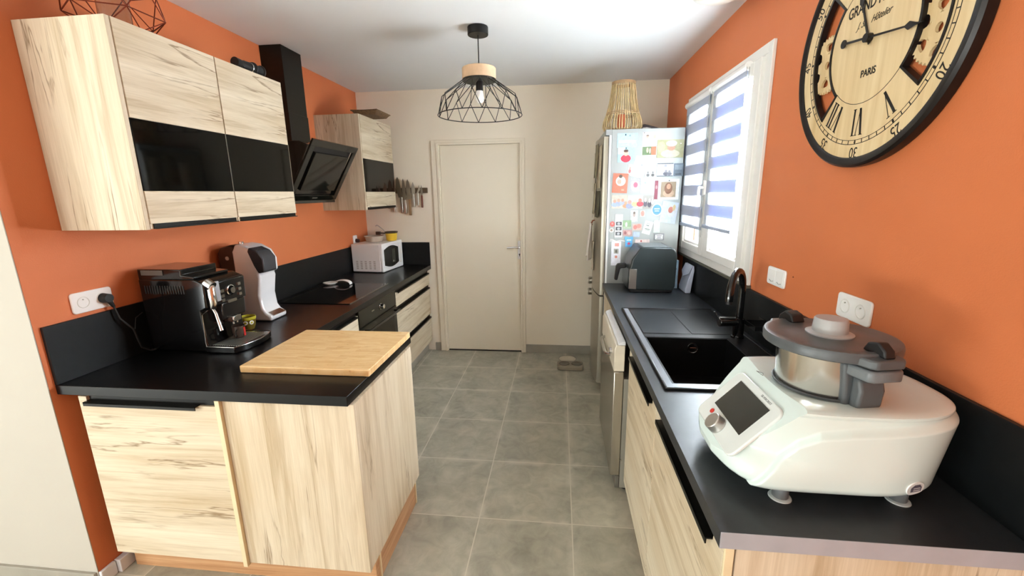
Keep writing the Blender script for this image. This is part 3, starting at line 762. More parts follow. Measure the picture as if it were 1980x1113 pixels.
# on the microwave
MZ = TOP+H2+.003
t = thing('plastic_tub', 'translucent beige plastic tub on top of the microwave', 'tub', (-1.74, 3.86, MZ))
bm = new(); lathe(bm, [(0, 0), (.070, 0), (.074, .004), (.088, .050), (.093, .050), (.093, .054), (.086, .054), (.072, .008), (0, .006)], (-1.74, 3.86, MZ), 32)
obj('bowl', bm, mat('milky_plastic', 'cfc2b0', .3, alpha=.8), t)
t = thing('yellow_pot', 'yellow fondue pot with dark rim and brown handle on the microwave', 'pot', (-1.608, 3.955, MZ))
m_yel = mat('yellow_enamel', 'e0b936', .3)
bm = new(); lathe(bm, [(0, 0), (.044, 0), (.050, .01), (.053, .04), (.058, .078), (.055, .078), (.050, .04), (0, .01)], (-1.608, 3.955, MZ), 32)
obj('pot_body', bm, m_yel, t)
bm = new(); lathe(bm, [(.0585, .070), (.063, .082), (.063, .086), (.056, .086), (.054, .074)], (-1.608, 3.955, MZ), 32); obj('dark_rim', bm, mat('dark_brown_rim', '4c3f28', .4), t)
bm = new(); tube(bm, [(-1.660, 3.935, MZ+.07), (-1.70, 3.915, MZ+.074)], .006, 10); prism(bm, rrect(-1.742, -1.697, 3.900, 3.925, .006), 'z', MZ+.058, MZ+.088)
obj('side_handle', bm, mat('dark_brown_handle', '3d2a1c', .4), t, bevel=.003)
t = thing('spoon', 'metal ladle spoon sticking out of the yellow pot', 'spoon', (-1.62, 3.93, MZ+.02))
bm = new(); tube(bm, [(-1.625, 3.93, MZ+.03), (-1.67, 3.92, MZ+.105), (-1.715, 3.91, MZ+.145), (-1.728, 3.908, MZ+.150), (-1.738, 3.906, MZ+.140)], .0035, 8); obj('stem', bm, m_steel, t)
t = thing('wall_socket', 'white socket with black plug on the orange wall behind the microwave', 'socket', (XL, 3.81, 1.19))
obj('plate', prism(new(), rrect(3.775, 3.845, 1.150, 1.228, .012), 'x', XL+.0005, XL+.012), m_white, t, bevel=.002)
obj('plug', cyl(new(), (XL+.012, 3.815, 1.180), (XL+.045, 3.815, 1.176), .018, .015, 20), mat('brown_plug', '3c2320', .4), t, bevel=.002)

# ---------------------------------------------------------------- magnetic knife bar and knives
t = obj('knife_rack', box(new(), (-1.84, -1.266), (YB-.020, YB-.0005), (1.606, 1.656)), mat('dark_wood_bar', '5f4f3a', .5, var=.15), None, bevel=.003)
tag(t, 'dark wooden magnetic knife bar on the cream back wall', 'knife rack')
m_blade = mat('knife_blade', '8d8678', .32, metal=.85, var=.12)
m_blade2 = mat('knife_blade_pale', 'b5afa2', .3, metal=.8, var=.1)
m_wh = mat('knife_wood_handle', '8f7553', .5); m_rw = mat('knife_red_handle', '6e3a25', .4)
def knife(x, zt, zb, w, mb, mh, label, hl=.11, hw=.022, xb=None):
    """blade up, handle down; x of blade tip, zb = end of handle"""
    xb = x if xb is None else xb
    t = thing('kitchen_knife', label, 'knife', (x, YB-.024, zb), group='knives on the magnetic bar')
    zh = zb+hl; y0, y1 = YB-.0235, YB-.0199
    sl = (x-xb)
    pts = [(xb-w*.5, zh), (xb+w*.30, zh), (xb+w*.5+sl*.3, zh+.02), (x+w*.5, (zt+zh)/2), (x+w*.28, zt-.03), (x, zt), (x-w*.25, zt-.02), (x-w*.5, (zt+zh)/2)]
    obj('blade', prism(new(), pts, 'y', y0, y1), mb, t)
    obj('knife_handle', prism(new(), rrect(xb-hw/2, xb+hw/2, zb, zh+.004, .006, 3), 'y', YB-.031, YB-.015), mh, t, bevel=.003)
knife(-1.741, 1.667, 1.50, .018, m_blade2, m_steel, 'small paring knife, leftmost on the bar, half hidden behind the cabinet', .08, .014)
knife(-1.716, 1.672, 1.50, .018, m_blade2, m_steel, 'small knife second from left on the bar, half hidden behind the cabinet', .08, .014)
knife(-1.654, 1.700, 1.46, .034, m_blade2, m_steel, 'wide short knife third from left on the bar, handle hidden by the cabinet', .10)
knife(-1.608, 1.733, 1.428, .044, m_blade, m_steel, 'broad knife whose steel handle end shows below the corner cabinet', .12)
knife(-1.556, 1.761, 1.422, .050, m_blade, m_steel, 'largest chef knife with steel handle, just right of the corner cabinet', .145, .024, -1.530)
knife(-1.501, 1.746, 1.412, .034, m_blade, m_steel, 'long slim knife with steel handle between the two widest blades', .13, .024, -1.494)
knife(-1.456, 1.738, 1.396, .046, m_blade, m_wh, 'chef knife with light wooden handle hanging lowest on the bar', .150, .026, -1.445)
knife(-1.405, 1.712, 1.475, .036, m_blade2, m_steel, 'medium pale-bladed knife with steel handle at the middle of the right half', .12, .020)
knife(-1.345, 1.682, 1.490, .022, m_blade2, m_steel, 'narrow steel-handled knife next to the red-handled one', .115, .018, -1.362)
knife(-1.322, 1.682, 1.468, .020, m_blade, m_rw, 'small knife with reddish brown handle, rightmost on the bar', .115, .018, -1.322)

# ---------------------------------------------------------------- pendant lamp
LX, LY = -.480, 2.690
t = thing('pendant_lamp', 'black wire cage pendant lamp with wooden disc hanging from the ceiling', 'pendant lamp', (LX, LY, ZC))
obj('ceiling_rose', cyl(new(), (LX, LY, ZC-.001), (LX, LY, ZC-.045), .060, n=48), m_blackmetal, t, bevel=.003)
obj('cord', cyl(new(), (LX, LY, ZC-.045), (LX, LY, 2.30), .0032, n=10), m_blackmetal, t)
obj('wooden_disc', lathe(new(), [(0, 2.316), (.096, 2.316), (.100, 2.312), (.100, 2.256), (.098, 2.254), (0, 2.254)], (LX, LY, 0), 56), mat('pale_beech', 'cfae8d', .55, var=.12, vs=20), t)
obj('underside_plate', cyl(new(), (LX, LY, 2.2535), (LX, LY, 2.243), .099, n=48), mat('dark_olive_metal', '1d1d15', .5), t)
obj('bulb_socket', cyl(new(), (LX, LY, 2.243), (LX, LY, 2.190), .020, .022, n=24), m_blackmetal, t, bevel=.002)
obj('bulb_collar', cyl(new(), (LX, LY, 2.190), (LX, LY, 2.165), .019, .024, n=24), m_white, t)
obj('bulb', lathe(new(), [(0, 0), (.014, .003), (.024, .016), (.026, .030), (.024, .045), (.0, .046)], (LX, LY, 2.120), 24), mat('opal_glass', 'f4f2ec', .25, var=0), t)
bm = new(); n = 14
def ring(r, z, off=0): return [Vector((LX+r*cos(2*PI*(i+off)/n), LY+r*sin(2*PI*(i+off)/n), z)) for i in range(n)]
T0, M1, B1 = ring(.099, 2.247), ring(.224, 2.158, .5), ring(.252, 2.052)
T2 = ring(.099, 2.247, .5); B2 = ring(.252, 2.052, .5)
wr = .0022
for i in range(n):
    j = (i+1) % n; k = (i-1) % n
    for a, b in ((T0[i], M1[i]), (T0[i], M1[k]), (M1[i], B1[i]), (M1[i], B1[j])):
        tube(bm, [a, b], wr, 6)
tube(bm, [(LX+.252*cos(2*PI*i/66), LY+.252*sin(2*PI*i/66), 2.052) for i in range(66)], .0028, 6, closed=True)
obj('wire_shade', bm, mat('black_wire', '16120e', .45, metal=.2), t)
# ceiling fitting cut by the top of the frame
t = thing('ceiling_light', 'white rounded ceiling fitting at the top edge above the window wall', 'ceiling light', (.76, 2.30, ZC))
obj('base', cyl(new(), (.74, 2.33, ZC-.001), (.74, 2.33, ZC-.02), .15, n=48), m_white, t, bevel=.004)
obj('dome', lathe(new(), [(0, -.075), (.07, -.07), (.12, -.048), (.14, -.021), (0, -.021)], (.74, 2.33, ZC), 48), mat('opal_dome', 'e4e0d6', .3), t)
# ---------------------------------------------------------------- right run
RX = .3395
BS = XR-.0125
SY0, SY1, SX0, SX1 = 1.448, 2.535, .383, .902    # sink outline
bm = new()      # worktop with a hole for the basin
bx0, bx1, by0, by1 = .418, .800, 1.492, 2.010
for x, y in (((RX, bx0), (.791, 3.284)), ((bx1, XR-.0005), (.791, 3.284)), ((bx0, bx1), (.791, by0)), ((bx0, bx1), (by1, 3.284))):
    box(bm, x, y, (TOP-.038, TOP))
bmesh.ops.remove_doubles(bm, verts=bm.verts[:], dist=1e-5)
t = obj('worktop', bm, mat('black_laminate_painted_sheen', '282b2e', .36, var=.12, vs=40, bmp=.08, bs=500), None); tag(t, 'black worktop along the right wall with the sink, cooker and air fryer', 'worktop')  # base colour lightened to stand in for the bluish-grey sheen
obj('edge_strip', box(new(), (RX+.0005, XR-.001), (.7895, .791), (TOP-.0385, TOP+.0004)), mat('grey_end_strip', 'aeb2ba', .34, metal=.15, var=.05), t, bevel=.0004)
t = obj('backsplash_panel', box(new(), (BS, XR-.0005), (.60, 3.284), (TOP+.0005, 1.118)), m_splash, None, bevel=.001)
tag(t, 'black backsplash strip along the right wall under the window', 'backsplash')

CX = .3555
m_oaky2 = oak('oak_right_fronts', 'y', 21)
def rcab(y0, y1, label, end=False):
    t = thing('base_cabinet', label, 'cabinet', ((CX+XR)/2, (y0+y1)/2, 0))
    if end: obj('body', box(new(), (CX+.021, XR-.01), (y0+.020, y1-.001), (.10, TOP-.0385)), m_oakz2, t)
    else: obj('body', prism(new(), [(CX+.021, .10), (XR-.01, .10), (XR-.01, .66), (CX+.05, .66), (CX+.05, TOP-.0385), (CX+.021, TOP-.0385)], 'y', y0+.001, y1-.001), m_oakz2, t)
    obj('plinth', box(new(), (CX+.05, CX+.066), (y0, y1), (0, .10)), m_plinth, t)
    # door leans its grain along the run; black profile is cut into its top edge
    a, b = y0+.055, y1-.055
    pts = [(y0+.002, .085), (y1-.002, .085), (y1-.002, .848), (b+.012, .848), (b, .842), (b-.004, .812), (a+.004, .812), (a, .842), (a-.012, .848), (y0+.002, .848)]
    d = obj('door', prism(new(), pts, 'x', CX, CX+.019), m_oaky2, t, bevel=.001)
    bm = new(); box(bm, (CX+.012, CX+.019), (a+.004, b-.004), (.812, .858)); box(bm, (CX-.016, CX+.012), (a+.006, b-.006), (.812, .816)); box(bm, (CX-.016, CX-.012), (a+.006, b-.006), (.800, .816))
    obj('handle', bm, m_profile, d, bevel=.0008)
    return t
t = rcab(.806, 1.451, 'light oak base cabinet at the near end of the right worktop', True)
obj('end_panel', box(new(), (CX+.024, XR-.002), (.801, .818), (.0, TOP-.0385)), oak('oak_end_panel', 'z', 31), t, bevel=.001)
obj('front_edge', box(new(), (CX+.0, CX+.019), (.797, .8055), (.085, TOP-.0385)), m_oakedge, t, bevel=.001)
rcab(1.452, 2.040, 'light oak base cabinet between the dishwasher and the nearest right cabinet')
t = thing('filler_panel', 'narrow light oak panel between the dishwasher and the fridge', 'cabinet', (.6, 3.0, 0))
obj('panel', box(new(), (CX, CX+.019), (2.665, 3.27), (.0, .855)), m_oakz, t, bevel=.001)
obj('body', box(new(), (CX+.02, XR-.01), (2.665, 3.27), (.0, TOP-.0385)), m_oakz2, t)

# dishwasher
DY0, DY1 = 2.052, 2.655
m_dw = mat('dishwasher_steel', 'a7a296', .24, metal=.8, var=.06, vs=5)
m_dwlight = mat('dishwasher_light_panel', 'ded6c5', .35, metal=.2)
t = thing('dishwasher', 'freestanding stainless steel dishwasher sticking out under the right worktop', 'dishwasher', (.6, 2.35, 0))
obj('body', box(new(), (.336, XR-.06), (DY0+.004, DY1-.004), (.03, .66)), mat('dishwasher_side_grey', '8b877c', .4), t)
d = obj('door', box(new(), (.283, .335), (DY0, DY1), (.105, .700)), m_dw, t, bevel=.006)
c = obj('control_panel', prism(new(), [(.283, .703), (.335, .703), (.335, .842), (.290, .842), (.283, .82)], 'y', DY0, DY1), m_dwlight, t, bevel=.003)
obj('top_lip', prism(new(), [(.300, .844), (.336, .844), (.336, .862), (.322, .862), (.300, .852)], 'y', DY0-.003, DY1), m_silver, c, bevel=.002)
bm = new(); tube(bm, [(.284, 2.20, .735), (.262, 2.22, .735), (.258, 2.26, .735), (.258, 2.44, .735), (.262, 2.48, .735), (.284, 2.50, .735)], .009, 10)
obj('door_handle', bm, m_chrome, c)
bm = new(); cyl(bm, (.283, 2.16, .775), (.270, 2.16, .775), .016, n=20); obj('program_dial', bm, m_chrome, c)
obj('kick_plate', box(new(), (.312, .334), (DY0+.004, DY1-.004), (.028, .100)), mat('kick_grey', '6f6c64', .4, metal=.4), t, bevel=.002)
bm = new()
for yy in (DY0+.05, DY1-.05): cyl(bm, (.37, yy, 0), (.37, yy, .03), .018, n=14)
obj('foot', bm, m_mblack, t)
obj('hinge_screw', cyl(new(), (.338, DY0-.002, .20), (.338, DY0+.004, .20), .004, n=10), m_chrome, t)

# ---------------------------------------------------------------- sink
m_sink = mat('black_composite_sink', '0f0f10', .32, var=.2, vs=60)
m_rim = mat('sink_painted_sheen', '8d9095', .3, metal=.6)
t = thing('kitchen_sink', 'black composite sink with drainer set into the right worktop', 'sink', (.64, 2.0, TOP))
zt = TOP+.0005
bm = new()
for x, y in (((SX0, bx0), (SY0, SY1)), ((bx1, SX1), (SY0, SY1)), ((bx0, bx1), (SY0, by0)), ((bx0, bx1), (by1, SY1))): box(bm, x, y, (zt, zt+.006))
obj('rim_plate', bm, m_sink, t)
bm = new(); ringbox_pts = None
for x, y in (((SX0-.002, SX1+.002), (SY0-.002, SY0+.008)), ((SX0-.002, SX1+.002), (SY1-.008, SY1+.002)), ((SX0-.002, SX0+.008), (SY0+.008, SY1-.008)), ((SX1-.008, SX1+.002), (SY0+.008, SY1-.008))): box(bm, x, y, (zt, zt+.009))
obj('raised_edge', bm, m_sink, t, bevel=.003)
bm = new()
for x, y in (((bx0-.032, bx0-.003), (SY0+.010, SY1-.010)), ((bx0-.003, bx1), (SY0+.012, by0-.004))): box(bm, x, y, (zt+.006, zt+.0068))
obj('painted_border_sheen', bm, m_rim, t)  # pale strips imitate light reflected along the black sink border
bm = new(); bz = .705; w_ = .006      # basin walls and floor
box(bm, (bx0, bx1), (by0, by1), (bz, bz+w_))
box(bm, (bx0, bx0+w_), (by0, by1), (bz+w_, zt+.004)); box(bm, (bx1-w_, bx1), (by0, by1), (bz+w_, zt+.004))
box(bm, (bx0+w_, bx1-w_), (by0, by0+w_), (bz+w_, zt+.004)); box(bm, (bx0+w_, bx1-w_), (by1-w_, by1), (bz+w_, zt+.004))
obj('basin', bm, m_sink, t)
bm = new(); cyl(bm, (.61, 1.75, bz+w_), (.61, 1.75, bz+w_+.003), .045, n=32); obj('drain', bm, m_steel, t)
bm = new(); lathe(bm, [(.0, -.004), (.020, -.004), (.021, -.0055), (.026, -.0055), (.027, 0), (0, 0)], (.642, by1-w_, .855), 30, 'y'); box(bm, (.629, .655), (by1-w_-.006, by1-w_-.003), (.851, .859))
obj('overflow', bm, m_chrome, t)
m_drn = mat('drainer_black', '1c1e20', .3, var=.15, vs=50)
for x0, x1 in ((.420, .645), (.652, .850)):
    obj('drainer_panel', box(new(), (x0, x1), (2.062, 2.478), (zt+.006, zt+.0085)), m_drn, t, bevel=.002)

# faucet
fx, fy = .850, 2.030
t = thing('kitchen_faucet', 'black swan-neck faucet with side lever standing behind the sink basin', 'faucet', (fx, fy, TOP+.007))
bm = new(); lathe(bm, [(0, .0065), (.029, .0065), (.029, .014), (.025, .018), (.025, .10), (.0, .10)], (fx, fy, TOP), 30)
obj('base', bm, m_gblack, t)
d = Vector((-.128, -.175, 0)).normalized(); R = .098
pts = [Vector((fx, fy, TOP+.10)), Vector((fx, fy, 1.06)), Vector((fx, fy, 1.142))]
for k in range(1, 15):
    a = PI*k/14; pts.append(Vector((fx, fy, 1.142))+d*(R*(1-cos(a)))+Vector((0, 0, R*sin(a))))
pts.append(pts[-1]+Vector((0, 0, -.02)))
obj('spout', tube(new(), pts, .0155, 16), m_gblack, t)
obj('aerator', cyl(new(), pts[-1], pts[-1]+Vector((0, 0, -.012)), .0145, n=20), m_mblack, t)
bm = new(); cyl(bm, (fx, fy, .985), (fx-.095, fy-.015, .985), .021, n=24)
lv = obj('lever_body', bm, m_gblack, t, bevel=.003)
bm = new(); tube(bm, [(fx-.090, fy-.015, .990), (fx-.098, fy-.015, 1.005), (fx-.118, fy-.012, 1.035)], [.006, .005, .004], 10); box(bm, (fx-.092, fx-.02), (fy-.025, fy-.005), (1.004, 1.009))
obj('lever', bm, m_chrome, lv)

# little black wall tray beside the faucet
t = thing('soap_tray', 'small black tray hooked on the backsplash to the right of the faucet', 'tray', (.9, 2.0, .99))
bm = new(); box(bm, (.860, .925), (1.885, 1.995), (.985, .989)); box(bm, (.860, .863), (1.885, 1.995), (.989, 1.005)); box(bm, (.863, .925), (1.885, 1.888), (.989, 1.005)); box(bm, (.863, .925), (1.992, 1.995), (.989, 1.005)); box(bm, (.9225, .9275), (1.885, 1.995), (.96, 1.02))
obj('tray_body', bm, m_gblack, t)

# ---------------------------------------------------------------- switch and socket on the right wall
t = socket_plate('wall_switch', 'white double light switch on the orange wall right of the window', 'R', 1.836, 1.985, 1.185, 1.262, kind='switch')
bm = new(); 
for a in (1.846, 1.912): prism(bm, rrect(a, a+.062, 1.194, 1.253, .004), 'x', XR-.011, XR-.0085)
obj('rocker', bm, m_white, t, bevel=.001)
bm = new()
for a in (1.857, 1.923): tube(bm, [(XR-.0115, a, 1.203), (XR-.0125, a+.018, 1.199), (XR-.0115, a+.034, 1.205)], .0012, 6)
obj('switch_mark', bm, mat('logo_grey'), t)
socket_plate('wall_socket', 'white double wall socket on the right orange wall above the food processor', 'R', 1.335, 1.492, 1.178, 1.258)
t = obj('wall_hole', cyl(new(), (XR-.0005, 1.79, 1.247), (XR-.002, 1.79, 1.247), .003, n=10), mat('wall_plug_dark', '6d2a12', .7), None)
tag(t, 'tiny dark screw hole in the orange wall right of the light switch', 'screw hole')

# ---------------------------------------------------------------- air fryer
m_af = mat('fryer_dark_green_grey', '1d2425', .34, coat=.15, var=.05)
t = thing('air_fryer', 'large dark grey air fryer with chrome strip on the worktop in front of the fridge', 'air fryer', (.65, 3.1, TOP))
AY0, AY1 = 2.955, 3.245
prof = [(.492, .925), (.785, .918), (.797, .95), (.800, 1.150), (.796, 1.180), (.782, 1.205), (.755, 1.220), (.555, 1.220), (.500, 1.135), (.492, 1.09), (.486, 1.075)]
obj('body', prism(new(), prof, 'y', AY0, AY1), m_af, t, bevel=.010, seg=3)
obj('base', prism(new(), [(.500, .905), (.780, .905), (.786, .926), (.494, .930)], 'y', AY0+.012, AY1-.012), m_mblack, t, bevel=.004)
bm = new()
for x in (.53, .76):
    for y in (AY0+.04, AY1-.04): cyl(bm, (x, y, TOP+.0005), (x, y, .907), .014, n=14)
obj('foot', bm, m_mblack, t)
obj('lid_seam', box(new(), (.491, .8005), (AY0-.0005, AY1+.0005), (1.072, 1.0745)), m_mblack, t)
dr = obj('drawer_front', prism(new(), [(.478, .930), (.492, .928), (.492, 1.070), (.482, 1.070)], 'y', AY0+.012, AY1-.012), m_af, t, bevel=.004)
obj('chrome_strip', prism(new(), [(.484, .932), (.535, .930), (.535, 1.070), (.488, 1.070)], 'y', AY0-.003, AY0+.001), m_steel, t, bevel=.001)
bm = new(); yy = 3.10
prism(bm, [(.482, 1.090), (.482, 1.058), (.442, 1.052), (.424, .965), (.404, .968), (.412, 1.068), (.424, 1.086)], 'y', yy-.022, yy+.022)
obj('handle', bm, m_mblack, dr, bevel=.006)
obj('control_panel', prism(new(), [(.5045, 1.132), (.5505, 1.203), (.5475, 1.206), (.5005, 1.135)], 'y', AY0+.02, AY1-.02), mat('fryer_panel_painted_glare', '8d8b8a', .12, coat=.6), t)  # pale grey base imitates glare on the sloping panel
obj('top_plate', box(new(), (.575, .74), (AY0+.02, AY1-.02), (1.2195, 1.2225)), mat('fryer_top_grey', '5f6668', .3), t, bevel=.001)

# blue canister behind the fryer and a folded pouch
t = obj('blue_carton', prism(new(), rrect(.812, .858, 3.12, 3.24, .01), 'z', TOP+.001, 1.105), mat('pale_blue_carton', '8fa9bd', .5, var=.1), None, bevel=.003)
tag(t, 'pale blue carton squeezed between the air fryer and the backsplash', 'carton')
t = obj('fabric_pouch', prism(new(), [(.870, .9015), (.905, .9015), (.921, 1.06), (.917, 1.092), (.909, 1.090), (.868, .93)], 'y', 2.965, 3.125), mat('pale_lilac_fabric', 'b9bfd0', .75, var=.05), None, bevel=.006, seg=3)
tag(t, 'pale grey-blue pouch leaning upright against the backsplash under the window', 'pouch')
bm = new(); A = [(.9065, 3.123, 1.090), (.9065, 2.967, 1.090), (.8835, 2.967, 1.035), (.8755, 3.06, 1.003), (.884, 3.123, 1.035)]
f0 = [bm.verts.new(p) for p in A]; f1 = [bm.verts.new((p[0]-.0035, p[1], p[2]+.0015)) for p in A]
bm.faces.new(f0); bm.faces.new(f1[::-1])
for i in range(5): bm.faces.new((f0[i], f1[i], f1[(i+1) % 5], f0[(i+1) % 5]))
obj('flap', bm, mat('pale_lilac_fabric'), t)
# ---------------------------------------------------------------- food processor
m_fp = mat('glossy_white_shell', 'dcebe7', .22, coat=.35, var=.008)
m_fpi = mat('white_shell_panel', 'e0e6e3', .22, coat=.35, var=.008)
m_gp = mat('grey_soft_plastic', '55595b', .42, var=.05)
m_gp2 = mat('grey_mid_plastic', '6f7477', .38, var=.05)
t = thing('food_processor', 'large white cooking food processor with touch screen and steel bowl on the near right worktop', 'food processor', (.65, 1.05, TOP))
BX, BY = .655, 1.055
def outline(z, a):
    """plan outline of the shell at height z, angle a: lower part tucks in"""
    s = min(1, max(0, (z-.934)/.184))
    k = 1-.02*(1-s)
    if z < .951: k *= 1-.05*((.951-z)/.017)**2
    if z > 1.108: k *= 1-.055*((z-1.108)/.014)**2
    rx = .252 if cos(a) > 0 else .280
    rx *= (1-.13*(1-s)) if cos(a) > 0 else (1-.035*(1-s))
    ry = .181; w_ = min(1, max(0, (z-.955)/.06)); w_ = w_*w_*(3-2*w_)
    n = 2.7 if cos(a) > 0 else 5.5-2.9*w_
    c, d = abs(cos(a)), abs(sin(a))
    r = ((c/rx)**n+(d/ry)**n)**(-1/n)
    return BX+r*cos(a)*k, BY+r*sin(a)*k
def swoosh(x):      # height of the moulded crease on the long side
    P = [(.36, .90), (.425, .925), (.47, .985), (.52, 1.048), (.56, 1.072), (.62, 1.083), (.75, 1.094), (.93, 1.108)]
    for (x0, z0), (x1, z1) in zip(P, P[1:]):
        if x <= x1: return z0+(z1-z0)*(x-x0)/(x1-x0) if x > x0 else z0
    return P[-1][1]
bm = new(); NA, NZ = 600, 100; zs = [.934+.188*i/NZ for i in range(NZ+1)]; rings = []
for z in zs:
    R = []
    for i in range(NA):
        a = 2*PI*i/NA; x, y = outline(z, a)
        side = max(0, min(1, (-sin(a)-.15)/.3)) if sin(a) < 0 else max(0, min(1, (sin(a)-.15)/.3))
        sl = (swoosh(x+.004)-swoosh(x-.004))/.008; dlt = (z-swoosh(x))/math.hypot(1, sl)/.009; st = max(0, min(1, dlt*.5+.5)); st = st*st*(3-2*st)
        off = .017*st*side*(1 if z < 1.11 else max(0, 1-(z-1.11)/.012))
        dx, dy = BX-x, BY-y; L_ = math.hypot(dx, dy)
        R.append(bm.verts.new((x+dx/L_*off, y+dy/L_*off, z)))
    rings.append(R)
for A, B in zip(rings, rings[1:]):
    for i in range(NA): bm.faces.new((A[i], A[(i+1) % NA], B[(i+1) % NA], B[i]))
bm.faces.new(rings[0][::-1])
# domed top: a few shrinking rings
last = rings[-1]
for s, dz in ((.97, .003), (.90, .005), (.78, .004), (.60, .001), (.42, -.002)):
    R = [bm.verts.new((BX+(v.co.x-BX)*s, BY+(v.co.y-BY)*s, 1.122+dz)) for v in rings[-1]]
    for i in range(NA): bm.faces.new((last[i], last[(i+1) % NA], R[(i+1) % NA], R[i]))
    last = R
bm.faces.new(last)
# cut by the slanted control panel plane
pn = Vector((-.0675, 0, .0625)).normalized(); p0 = Vector((.433, 1.05, 1.020)); p0b = p0-pn*.004
r = bmesh.ops.bisect_plane(bm, geom=bm.verts[:]+bm.edges[:]+bm.faces[:], plane_co=p0b, plane_no=pn, clear_outer=True)
ed = [e for e in r['geom_cut'] if isinstance(e, bmesh.types.BMEdge)]
bmesh.ops.contextual_create(bm, geom=ed)
obj('shell', bm, m_fp, t, smooth=50, bevel=.006, seg=3)
# control panel frame: u along +y... seen from the aisle, right is -y
def pan(u, v, o=0):     # u towards -y, v up the slope
    up = Vector((.0625, 0, .0675)).normalized(); q = p0+pn*o+up*v; return Vector((q.x, 1.045-u, q.z))
def pprism(bm, pts, o0, o1):
    A = [bm.verts.new(pan(u, v, o0)) for u, v in pts]; B = [bm.verts.new(pan(u, v, o1)) for u, v in pts]
    bm.faces.new(A); bm.faces.new(B[::-1])
    for i in range(len(pts)): bm.faces.new((A[i], B[i], B[(i+1) % len(pts)], A[(i+1) % len(pts)]))
    return bm
cp = obj('control_panel', pprism(new(), rrect(-.118, .118, -.052, .112, .022), -.006, .003), m_fpi, t, bevel=.003)
obj('screen', pprism(new(), [(-.078, 0), (.082, 0), (.082, .092), (-.078, .092)], .003, .0045), mat('touch_screen', '2b2e2b', .18, coat=.4), cp)
M = Matrix.Translation(pan(.045, .103, .0032)) @ Matrix((Vector((0, -1, 0)), Vector((.0625, 0, .0675)).normalized(), pn)).transposed().to_4x4()
obj('brand_lettering', text('SILVERCREST', .0085, M, .0003), mat('print_grey', '6a6c6c', .5), cp)
kc = pan(.005, -.028, .003); bm = new(); cyl(bm, kc, kc+pn*.024, .0245, .022, 36)
obj('dial', bm, mat('satin_aluminium', 'c9c7c3', .28, metal=.85, var=.04), cp, bevel=.002)
rc = pan(-.058, -.018, .003); bm = new(); cyl(bm, rc, rc+pn*.003, .007, n=20); obj('power_button', bm, mat('red_button', 'd0372c', .35), cp, bevel=.001)
bm = new(); pprism(bm, rrect(-.046, -.022, -.030, -.014, .003), .003, .0036); obj('usb_cover', bm, mat('pale_grey_cover', 'd5d5d2', .4), cp)
M = Matrix.Translation(Vector((.525, 1.085, 1.1265))) @ Matrix.Rotation(-PI/2+.3, 4, 'Z')
bm = new(); tube(bm, [(.520, 1.105, 1.1275), (.530, 1.09, 1.1275), (.523, 1.075, 1.1275), (.520, 1.105, 1.1275)], .0008, 5); obj('lock_mark', bm, mat('print_grey'), t)
# feet with suction pads
for x, y in ((.512, .912), (.770, .925), (.512, 1.19), (.770, 1.18)):
    f = obj('foot', cyl(new(), (x, y, TOP+.003), (x, y, .942), .017, .0165, 24), m_gp2, t)
    obj('suction_pad', lathe(new(), [(0, 0), (.024, 0), (.023, .0025), (.017, .004), (0, .004)], (x, y, TOP+.0005), 28), mat('clear_rubber', 'c9d2d2', .3), f)
# steel bowl, locked into the shell
CXb, CYb = .648, 1.048
bowl = obj('steel_bowl', lathe(new(), [(0, 1.110), (.082, 1.110), (.094, 1.118), (.1005, 1.135), (.104, 1.215), (.106, 1.222), (.100, 1.222), (.097, 1.14), (0, 1.13)], (CXb, CYb, 0), 64), mat('polished_bowl_steel', 'e6e4df', .2, metal=1, var=.05, vs=8), t)
obj('painted_well_shadow', lathe(new(), [(.099, 1.124), (.105, 1.124), (.107, 1.130), (.1045, 1.131), (.099, 1.128)], (CXb, CYb, 0), 64), mat('painted_shadow_grey', '4d5052', .5), t)  # dark ring stands in for the shadow around the bowl's foot
m_bh = m_gp
def handle(sgn):
    M_ = Matrix.Translation((CXb, CYb, 0)) @ Matrix.Rotation(math.radians(-78 if sgn > 0 else 102), 4, 'Z')
    bm = new()      # local +x points outwards
    prism(bm, [(-.040, 1.118), (.040, 1.118), (.043, 1.16), (.052, 1.222), (-.052, 1.222), (-.043, 1.16)], 'x', .088, .106)
    prism(bm, [(.104, 1.120), (.128, 1.122), (.132, 1.165), (.124, 1.190), (.104, 1.195)], 'y', -.030, .030)
    xf(bm, M_); h = obj('bowl_handle', bm, m_bh, bowl, bevel=.007, seg=3)
    bm = new(); prism(bm, [(.095, -.046), (.150, -.040), (.158, -.030), (.158, .030), (.150, .040), (.095, .046)], 'z', 1.196, 1.222)
    xf(bm, M_); obj('handle_grip', bm, m_gp2, h, bevel=.006, seg=3)
handle(1); handle(-1)
lid = obj('lid', lathe(new(), [(0, 1.222), (.108, 1.222), (.130, 1.226), (.1365, 1.230), (.1375, 1.246), (.135, 1.252), (.124, 1.254), (.108, 1.249), (.06, 1.250), (.048, 1.253), (0, 1.253)], (CXb, CYb, 0), 72), mat('lid_grey_smoke', '54585a', .36, var=.12, vs=25), t)
for sg in (1, -1):
    M_ = Matrix.Translation((CXb, CYb, 0)) @ Matrix.Rotation(math.radians(-78 if sg > 0 else 102), 4, 'Z')
    bm = new(); prism(bm, [(.110, -.050), (.150, -.040), (.160, -.030), (.160, .030), (.150, .040), (.110, .050)], 'z', 1.226, 1.246); xf(bm, M_)
    c = obj('lid_clamp', bm, m_gp, lid, bevel=.004)
    bm = new(); prism(bm, [(.095, 1.250), (.150, 1.245), (.146, 1.262), (.128, 1.276), (.105, 1.270)], 'y', -.008 if sg > 0 else -.018, .018); xf(bm, M_)
    obj('clamp_fin', bm, m_mblack, c, bevel=.004)
m_cup = mat('measuring_cup_translucent', 'a9a9a8', .35, var=.03)
